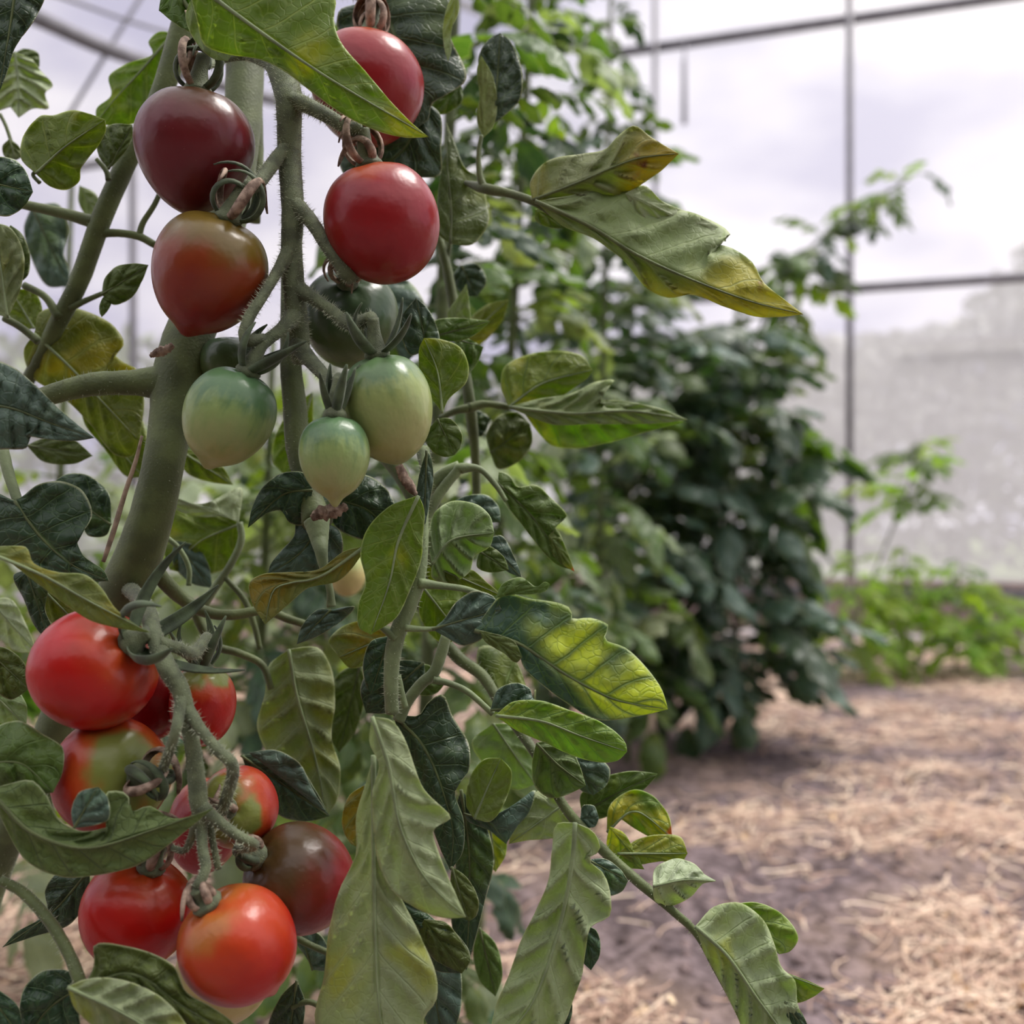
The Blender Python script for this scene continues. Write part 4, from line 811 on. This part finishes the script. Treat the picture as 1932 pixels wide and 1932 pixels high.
leaf('mid', (765, 1280), (840, 1290), [(770, 1255), (810, 1255)], [(790, 1310), (820, 1310)], d=.54)
# middle
leaf('dark', (590, 925), (468, 995), [(575, 893), (530, 893), (495, 920), (475, 960)], [(575, 990), (545, 985), (540, 965), (510, 965)], [(540, 930)], d=.505)
leaf('dark', (620, 940), (745, 1010), [(650, 895), (700, 900), (735, 930), (748, 970)], [(630, 990), (670, 1015), (710, 1020)], [(690, 960)], d=.52)
leaf('blue', (605, 985), (505, 1085), [(560, 980), (555, 1010), (530, 1040), (510, 1065)], [(640, 1000), (645, 1050), (600, 1085), (550, 1090)], [(570, 1040)], d=.515)
leaf('olive', (690, 1030), (500, 1178), [(650, 1040), (600, 1075), (540, 1080), (490, 1085), (470, 1100), (473, 1130), (485, 1155)], [(680, 1050), (640, 1095), (580, 1110), (545, 1140), (515, 1165)], [(600, 1090), (520, 1110)], d=.475)
leaf('blue', (625, 1150), (560, 1215), [(600, 1150), (570, 1180)], [(670, 1145), (640, 1175), (600, 1200)], d=.50)
leaf('lime', (450, 990), (320, 1075), [(430, 965), (370, 960), (320, 960), (300, 1000)], [(450, 1030), (430, 1070), (380, 1085)], [(380, 1020)], d=.60)
leaf('white', (450, 985), (310, 930), [(455, 920), (420, 935), (380, 955), (340, 945)], [(430, 975), (380, 975), (330, 960)], d=.59, rib=False)
leaf('ash', (545, 1225), (612, 1545), [(508, 1255), (500, 1310), (485, 1370), (510, 1430), (545, 1480), (580, 1520)], [(600, 1222), (625, 1260), (632, 1330), (625, 1390), (642, 1450), (636, 1510)], [(560, 1310), (590, 1410), (608, 1490)], d=.56, puff=.003, nv=7)
leaf('mid', (680, 1250), (640, 1420), [(640, 1270), (612, 1330), (620, 1390)], [(690, 1300), (670, 1380)], d=.60)
leaf('dark', (455, 1425), (622, 1540), [(510, 1420), (560, 1440), (595, 1490)], [(480, 1480), (530, 1540), (580, 1550)], d=.54)
leaf('blue', (470, 1420), (620, 1538), [(520, 1415), (565, 1440), (590, 1490)], [(500, 1435), (545, 1460), (580, 1500)], d=.53, rib=False)
leaf('lime', (340, 850), (440, 915), [(380, 850), (420, 880)], [(350, 890), (400, 910)], d=.60)
leaf('lime', (590, 740), (540, 900), [(560, 760), (520, 820), (515, 870)], [(590, 800), (575, 870)], d=.62)
leaf('blue', (330, 1020), (400, 1110), [(370, 1030), (395, 1070)], [(325, 1060), (360, 1100)], d=.60)
# left side
leaf('dark', (35, -60), (-2, 175), [(-50, -20), (-60, 60), (-30, 130)], [(90, -30), (72, 25), (60, 45), (28, 90), (12, 140)], [(20, 50)], d=.47)
leaf('white', (28, 98), (35, 222), [(-20, 120), (-40, 190), (-5, 210), (15, 200)], [(60, 112), (78, 135), (100, 162), (85, 175), (92, 205), (62, 205)], [(35, 160)], d=.62, puff=.003, nv=6)
leaf('sage', (18, 262), (30, 302), [(5, 275), (8, 295)], [(35, 275), (42, 295)], d=.59)
leaf('mid', (28, 100), (75, 125), [(45, 92), (72, 100)], [(45, 120), (65, 130)], d=.63, rib=False)
leaf('lime', (328, 62), (182, 232), [(300, 60), (280, 80), (290, 100), (240, 120), (205, 145), (210, 180), (182, 205)], [(330, 130), (290, 190), (260, 230), (215, 238)], [(270, 130), (215, 190)], d=.60)
leaf('lime', (68, 328), (198, 226), [(40, 300), (45, 255), (78, 218), (100, 218), (135, 208), (170, 215)], [(95, 352), (125, 358), (150, 342), (152, 320), (185, 275), (200, 245)], [(120, 280)], d=.52)
leaf('mid', (205, 320), (250, 236), [(185, 290), (185, 250), (215, 234)], [(225, 300), (248, 265)], d=.54)
leaf('dark', (-40, 340), (62, 362), [(-10, 297), (30, 303), (50, 325)], [(-20, 400), (15, 408), (45, 390)], d=.48)
leaf('ash', (15, 600), (-10, 420), [(-30, 580), (-30, 480)], [(40, 540), (45, 480), (20, 430)], d=.53)
leaf('mid', (20, 545), (20, 425), [(5, 520), (5, 450)], [(52, 520), (56, 480), (40, 440)], d=.54, rib=False)
leaf('blue', (60, 390), (130, 540), [(45, 430), (60, 490), (90, 540)], [(110, 385), (128, 430), (120, 480), (130, 510)], d=.68)
leaf('ash', (150, 350), (190, 420), [(148, 380), (165, 410)], [(180, 365), (192, 395)], d=.66, rib=False)
leaf('mid', (192, 556), (280, 500), [(198, 525), (220, 503), (255, 497)], [(215, 575), (250, 560), (268, 530)], [(235, 530)], d=.54)
leaf('mid', (195, 560), (192, 598), [(188, 575), (188, 590)], [(210, 570), (202, 588)], d=.54, rib=False)
leaf('lime', (65, 620), (20, 545), [(40, 620), (15, 590)], [(80, 590), (65, 550)], d=.58)
leaf('lime', (65, 630), (262, 830), [(75, 590), (120, 578), (170, 590), (215, 615), (234, 650), (215, 665), (235, 685), (260, 698), (272, 760)], [(45, 660), (60, 710), (120, 750), (170, 800), (220, 860), (250, 860)], [(130, 690), (200, 765)], d=.57)
leaf('lime', (150, 760), (270, 900), [(200, 740), (262, 780), (280, 850)], [(160, 800), (200, 850), (240, 900)], d=.60)
leaf('blue', (-60, 760), (178, 826), [(-30, 680), (20, 690), (70, 730), (110, 770), (150, 805)], [(-60, 840), (20, 848), (50, 845), (40, 825), (95, 830), (140, 832)], [(20, 770), (100, 800)], d=.445, puff=.002, nv=9)
leaf('mid', (50, 840), (175, 860), [(90, 825), (140, 830)], [(80, 870), (140, 875)], d=.58)
leaf('dark', (28, 945), (206, 1096), [(45, 935), (70, 915), (115, 908), (155, 925), (174, 970), (158, 1000), (145, 1010), (155, 1045), (170, 1058), (195, 1075)], [(-30, 925), (-60, 970), (-20, 1030), (40, 1060), (100, 1080), (160, 1098)], [(75, 1010), (135, 1065)], d=.465, nv=6)
leaf('dark', (210, 990), (98, 912), [(205, 930), (165, 896), (125, 895)], [(200, 1010), (165, 1010), (150, 960)], d=.54)
leaf('olive', (-40, 1035), (282, 1193), [(20, 1030), (50, 1033), (62, 1062), (110, 1080), (160, 1084), (190, 1108), (215, 1145), (250, 1175)], [(0, 1048), (50, 1085), (110, 1130), (170, 1170), (225, 1185)], [(80, 1085), (170, 1135)], d=.425, fold=.3)
leaf('dark', (50, 1075), (95, 1215), [(25, 1085), (45, 1130), (65, 1180)], [(90, 1100), (85, 1150), (100, 1190)], d=.51)
leaf('lime', (60, 1090), (170, 1200), [(110, 1080), (160, 1130)], [(75, 1150), (120, 1190)], d=.52)
leaf('mid', (-30, 1220), (55, 1300), [(10, 1222), (45, 1250)], [(-20, 1290), (20, 1320)], d=.49)
leaf('ash', (-30, 1290), (50, 1370), [(20, 1290), (50, 1330)], [(-20, 1350), (20, 1370)], d=.52)
leaf('white', (-20, 1130), (70, 1230), [(20, 1130), (50, 1180)], [(-10, 1190), (30, 1230)], d=.56)
leaf('mid', (-30, 1440), (100, 1495), [(-10, 1375), (35, 1360), (80, 1385), (118, 1410), (118, 1455)], [(-20, 1490), (20, 1485), (60, 1500)], [(40, 1440)], d=.43, fold=.5)
leaf('sage', (-20, 1490), (402, 1525), [(20, 1478), (60, 1472), (88, 1500), (110, 1545), (150, 1568), (200, 1562), (232, 1550), (200, 1530), (200, 1495), (240, 1498), (245, 1532), (280, 1520), (325, 1545), (370, 1538)], [(10, 1560), (50, 1625), (120, 1655), (190, 1650), (260, 1632), (310, 1600), (360, 1560)], [(60, 1570), (160, 1600), (290, 1565)], d=.42, puff=.002, top=False, ruf=.005)
leaf('blue', (140, 1562), (185, 1485), [(135, 1530), (150, 1495)], [(185, 1555), (205, 1545), (203, 1505)], d=.415)
leaf('dark', (170, 1640), (5, 1787), [(110, 1645), (85, 1680), (90, 1720), (30, 1760)], [(165, 1700), (130, 1745), (70, 1765)], [(100, 1720)], d=.50)
leaf('mid', (160, 1860), (455, 1960), [(178, 1820), (178, 1783), (240, 1786), (290, 1800), (330, 1825), (350, 1870), (400, 1900), (440, 1930)], [(200, 1868), (260, 1890), (330, 1930), (400, 1970)], [(250, 1835), (340, 1895)], d=.415)
leaf('pale', (128, 1862), (380, 1990), [(160, 1848), (210, 1845), (270, 1862), (315, 1890), (350, 1930)], [(140, 1900), (180, 1940), (240, 1990), (310, 2010)], [(220, 1905), (300, 1950)], d=.405, puff=.0025, nv=6)
leaf('dark', (155, 1860), (30, 1990), [(130, 1832), (80, 1832), (45, 1865), (35, 1920)], [(150, 1910), (150, 1980), (90, 2000)], [(95, 1900)], d=.44)
leaf('dark', (-30, 1860), (42, 1960), [(0, 1870), (35, 1900)], [(-30, 1920), (10, 1970)], d=.43)
leaf('dark', (560, 1850), (540, 2000), [(530, 1880), (505, 1950)], [(575, 1890), (565, 1960)], d=.50)
leaf('blue', (590, 1830), (560, 1740), [(580, 1810), (555, 1770)], [(625, 1830), (610, 1770)], d=.53)

# ------------------------------------------------------------------ compound leaves for the plants behind
def leaflet_mesh(V, UV, Fc, FM, origin, dirv, up, L, W, droop, seed, curl=0.3, slot=0, nt_=9, mr=3):
    r = random.Random(seed); side = dirv.cross(up).normalized(); b = len(V); p = Vector(origin); d = Vector(dirv).normalized(); lob = r.uniform(0.15, 0.35); ph = r.uniform(0, 1)
    for i in range(nt_ + 1):
        t = i / nt_
        if i:
            d = (d + Vector((0, 0, -1)) * droop / nt_).normalized(); p = p + d * (L / nt_)
        n = side.cross(d).normalized()
        wb = W * (math.sin(math.pi * min(1, t ** 0.75)) ** 0.75 if 0 < t < 1 else 0.02)
        wb *= 1 + lob * (2 * abs(((t * 3.5 + ph) % 1) - 0.5) - 0.5)
        for j in range(-mr, mr + 1):
            u = j / mr
            V.append(p + side * (u * wb) * math.cos(curl * abs(u)) - n * (curl * u * u * wb * 0.8) - d * (abs(u) * wb * -0.25) + n * (0.04 * L * math.sin(t * 9 + u * 2 + seed)))
            UV.append((0.5 + 0.5 * u, t))
    w_ = 2 * mr + 1
    for i in range(nt_):
        for j in range(w_ - 1): a = b + i * w_ + j; Fc.append((a, a + 1, a + w_ + 1, a + w_)); FM.append(slot)
def compound(name, leafmat, seed, L=0.24, droop=0.9, pairs=3, ls=1.0):
    r = random.Random(seed); V = []; UV = []; Fc = []; FM = []
    pts = []; p = Vector((0, 0, 0)); d = Vector((1, 0, 0.35)).normalized(); n = 10; dirs = []
    for i in range(n + 1):
        pts.append(p.copy()); dirs.append(d.copy()); d = (d + Vector((0, r.uniform(-0.04, 0.04), -droop / n))).normalized(); p = p + d * (L * 0.72 / n)
    Vt, Ft, _, _ = tube_data(pts, [0.0026 * (1 - 0.7 * i / n) for i in range(n + 1)], 6, 12)
    V += [Vector(v) for v in Vt]; UV += [(0.5, 0.5)] * len(Vt); Fc += Ft; FM += [1] * len(Ft)
    leaflet_mesh(V, UV, Fc, FM, pts[-1], dirs[-1], Vector((0, 0, 1)), L * 0.36 * ls, L * 0.115 * ls, 0.9, seed + 1, 0.5)
    for k in range(pairs):
        i = int(n * (0.38 + 0.5 * k / max(1, pairs - 1)))
        for s in (-1, 1):
            dv = (dirs[i] * r.uniform(0.45, 0.8) + Vector((0, s, 0)) + Vector((0, 0, r.uniform(-0.3, 0.25)))).normalized()
            LL = L * r.uniform(0.24, 0.34) * ls * (0.8 if k == 0 else 1)
            leaflet_mesh(V, UV, Fc, FM, pts[i], dv, Vector((0, 0, 1)), LL, LL * r.uniform(0.26, 0.36), r.uniform(0.5, 1.3), seed * 9 + k * 2 + s, r.uniform(0.2, 0.8))
            if r.random() < 0.6:
                i2 = max(2, i - 1); dv = (dirs[i2] * 0.5 + Vector((0, s, 0))).normalized()
                leaflet_mesh(V, UV, Fc, FM, pts[i2], dv, Vector((0, 0, 1)), LL * 0.35, LL * 0.14, 0.6, seed * 5 + k + s, 0.3, nt_=5, mr=2)
    return make_mesh(name, V, Fc, [leafmat, M_STALK], uv=UV, fmat=FM)
TPL = {}
def tpl(matkey, k):
    key = (matkey, k)
    if key not in TPL: TPL[key] = compound('leaf', LM[matkey], 100 + k * 17, droop=(0.7, 1.1, 1.6, 0.4, 1.3)[k % 5])
    return TPL[key]
def vine(label, root, top, n, Lr, mats, seed, zr=(0.3, 1.6), rad=0.009, path=(), azb=None, group=None, cat='tomato plant', stemmat=None, sparse=1.0):
    r = random.Random(seed)
    e = empty('tomato_plant' if cat == 'tomato plant' else 'leafy_seedling', (root[0], root[1], 0), label, cat, group)
    pts = [Vector((root[0], root[1], -0.03)), *[Vector(q) for q in path], Vector(top)]
    V_, F_, p, rr = tube_data(pts, [rad * (1 - 0.6 * i / (len(pts) - 1)) for i in range(len(pts))], 8, 30)
    link_mesh('stem', make_mesh('stem', V_, F_, [stemmat or M_STEM]), e)
    inv = Matrix.Translation(-e.location)
    for i in range(n):
        xf = ((i + r.random() * 0.8) / n); z = zr[0] + (zr[1] - zr[0]) * xf ** sparse
        j = int(np.argmin(abs(p[:, 2] - z))); az = i * 2.399 + r.uniform(-0.5, 0.5)
        if azb is not None and r.random() < azb[1]: az = azb[0] + r.uniform(-1.0, 1.0)
        s = r.uniform(*Lr) / 0.24 * (1.0 if xf < 0.8 else 0.65)
        o = bpy.data.objects.new('leaf', tpl(r.choice(mats), r.randrange(5))); COL.objects.link(o); o.parent = e; o.matrix_parent_inverse = inv
        o.location = Vector(p[j]) + Vector((0, 0, z - p[j][2])) * 0.3; o.rotation_euler = (r.uniform(-0.5, 0.5), r.uniform(-0.5, 0.35), az); o.scale = (s, s, s)
    return e
# along the row, away from the camera
vine('second tomato plant in the row, right behind the nearest one', (-0.10, 0.98), (-0.03, 1.0, 1.75), 66, (.12, .18), ['bgm', 'bgm', 'bgd', 'bga'], 1, (0.1, 1.3))
vine('third tomato plant in the row, showing between leaves beside the crimson tomato', (-0.05, 1.42), (0.06, 1.45, 1.9), 100, (.12, .2), ['bgm', 'bgl', 'bgm', 'bgd', 'bga'], 2, (0.42, 1.6), sparse=1.2)
vine('fourth tomato plant in the row with bright sky gaps through it', (0.16, 2.0), (0.2, 2.05, 1.75), 100, (.15, .24), ['bgm', 'bgd', 'bgm', 'bgb', 'bga'], 3, (0.3, 1.65), sparse=1.2)
vine('dark bushy tomato plant standing at the end of the row', (0.58, 2.66), (0.60, 2.72, 1.15), 100, (.26, .38), ['bgd', 'bgd', 'bgb', 'bgd', 'bgb', 'bgm'], 4, (0.12, 1.1))
vine('shaded tomato plant left of the dark bushy one', (0.28, 2.5), (0.30, 2.55, 1.35), 90, (.26, .36), ['bgd', 'bgd', 'bgb', 'bgm'], 5, (0.14, 1.25))
vine('leggy tomato plant whose long shoot arches right toward the pole', (0.62, 3.0), (1.26, 3.2, 1.66), 90, (.17, .27), ['bgm', 'bgm', 'bgd', 'bgl'], 6, (0.6, 1.66), path=[(0.64, 3.02, 0.7), (0.82, 3.1, 1.3)])
vine('tall tomato plant at left with bright light behind it', (-0.62, 1.35), (-0.60, 1.4, 1.1), 26, (.16, .24), ['bgl', 'bgm', 'bga'], 7, (0.12, 0.78))
vine('small tomato plant low behind the thick stem', (-0.30, 1.15), (-0.28, 1.2, 0.8), 80, (.12, .2), ['bgm', 'bgl', 'bga', 'bgd'], 8, (0.08, 0.74))
vine('far tomato plant blurred behind the fruit at left', (-0.9, 2.4), (-0.85, 2.5, 1.0), 40, (.22, .3), ['bgl', 'bgm', 'bga'], 9, (0.1, 0.85))
vine('tomato plant farther back between two trusses', (-0.38, 2.0), (-0.35, 2.05, 1.1), 44, (.24, .3), ['bgm', 'bgl', 'bga'], 10, (0.1, 0.9))
# young plants by the right wall
def pp(px, py, d): v = P(px, py, d); return (v.x, v.y, v.z)
vine('thin young plant with a drooping bright green top by the wall', (1.24, 3.95), pp(1745, 835, 4.0), 22, (.17, .26), ['bgm', 'seed', 'seed'], 12, (0.60, 0.90), rad=0.006, path=[pp(1690, 980, 4.0)], cat='tomato plant')
for k, (px, d, z, m) in enumerate([(1605, 3.75, .44, 'bgl'), (1700, 3.85, .46, 'bgl'), (1800, 3.8, .42, 'bgm'), (1875, 3.95, .30, 'bga')]):
    x = (px - CX) / F * d
    vine(('low bright green seedling nearest the metal pole', 'low bright green seedling under the thin tall plant', 'low green seedling just right of the thin tall plant', 'pale small seedling at the far right against the board')[k],
         (x, d), (x + 0.02, d, z), 34, (.15, .23), [m, 'seed', 'seed', 'seed'], 30 + k, (0.04, z), rad=0.005, group='seedlings along the base board', cat='seedling')
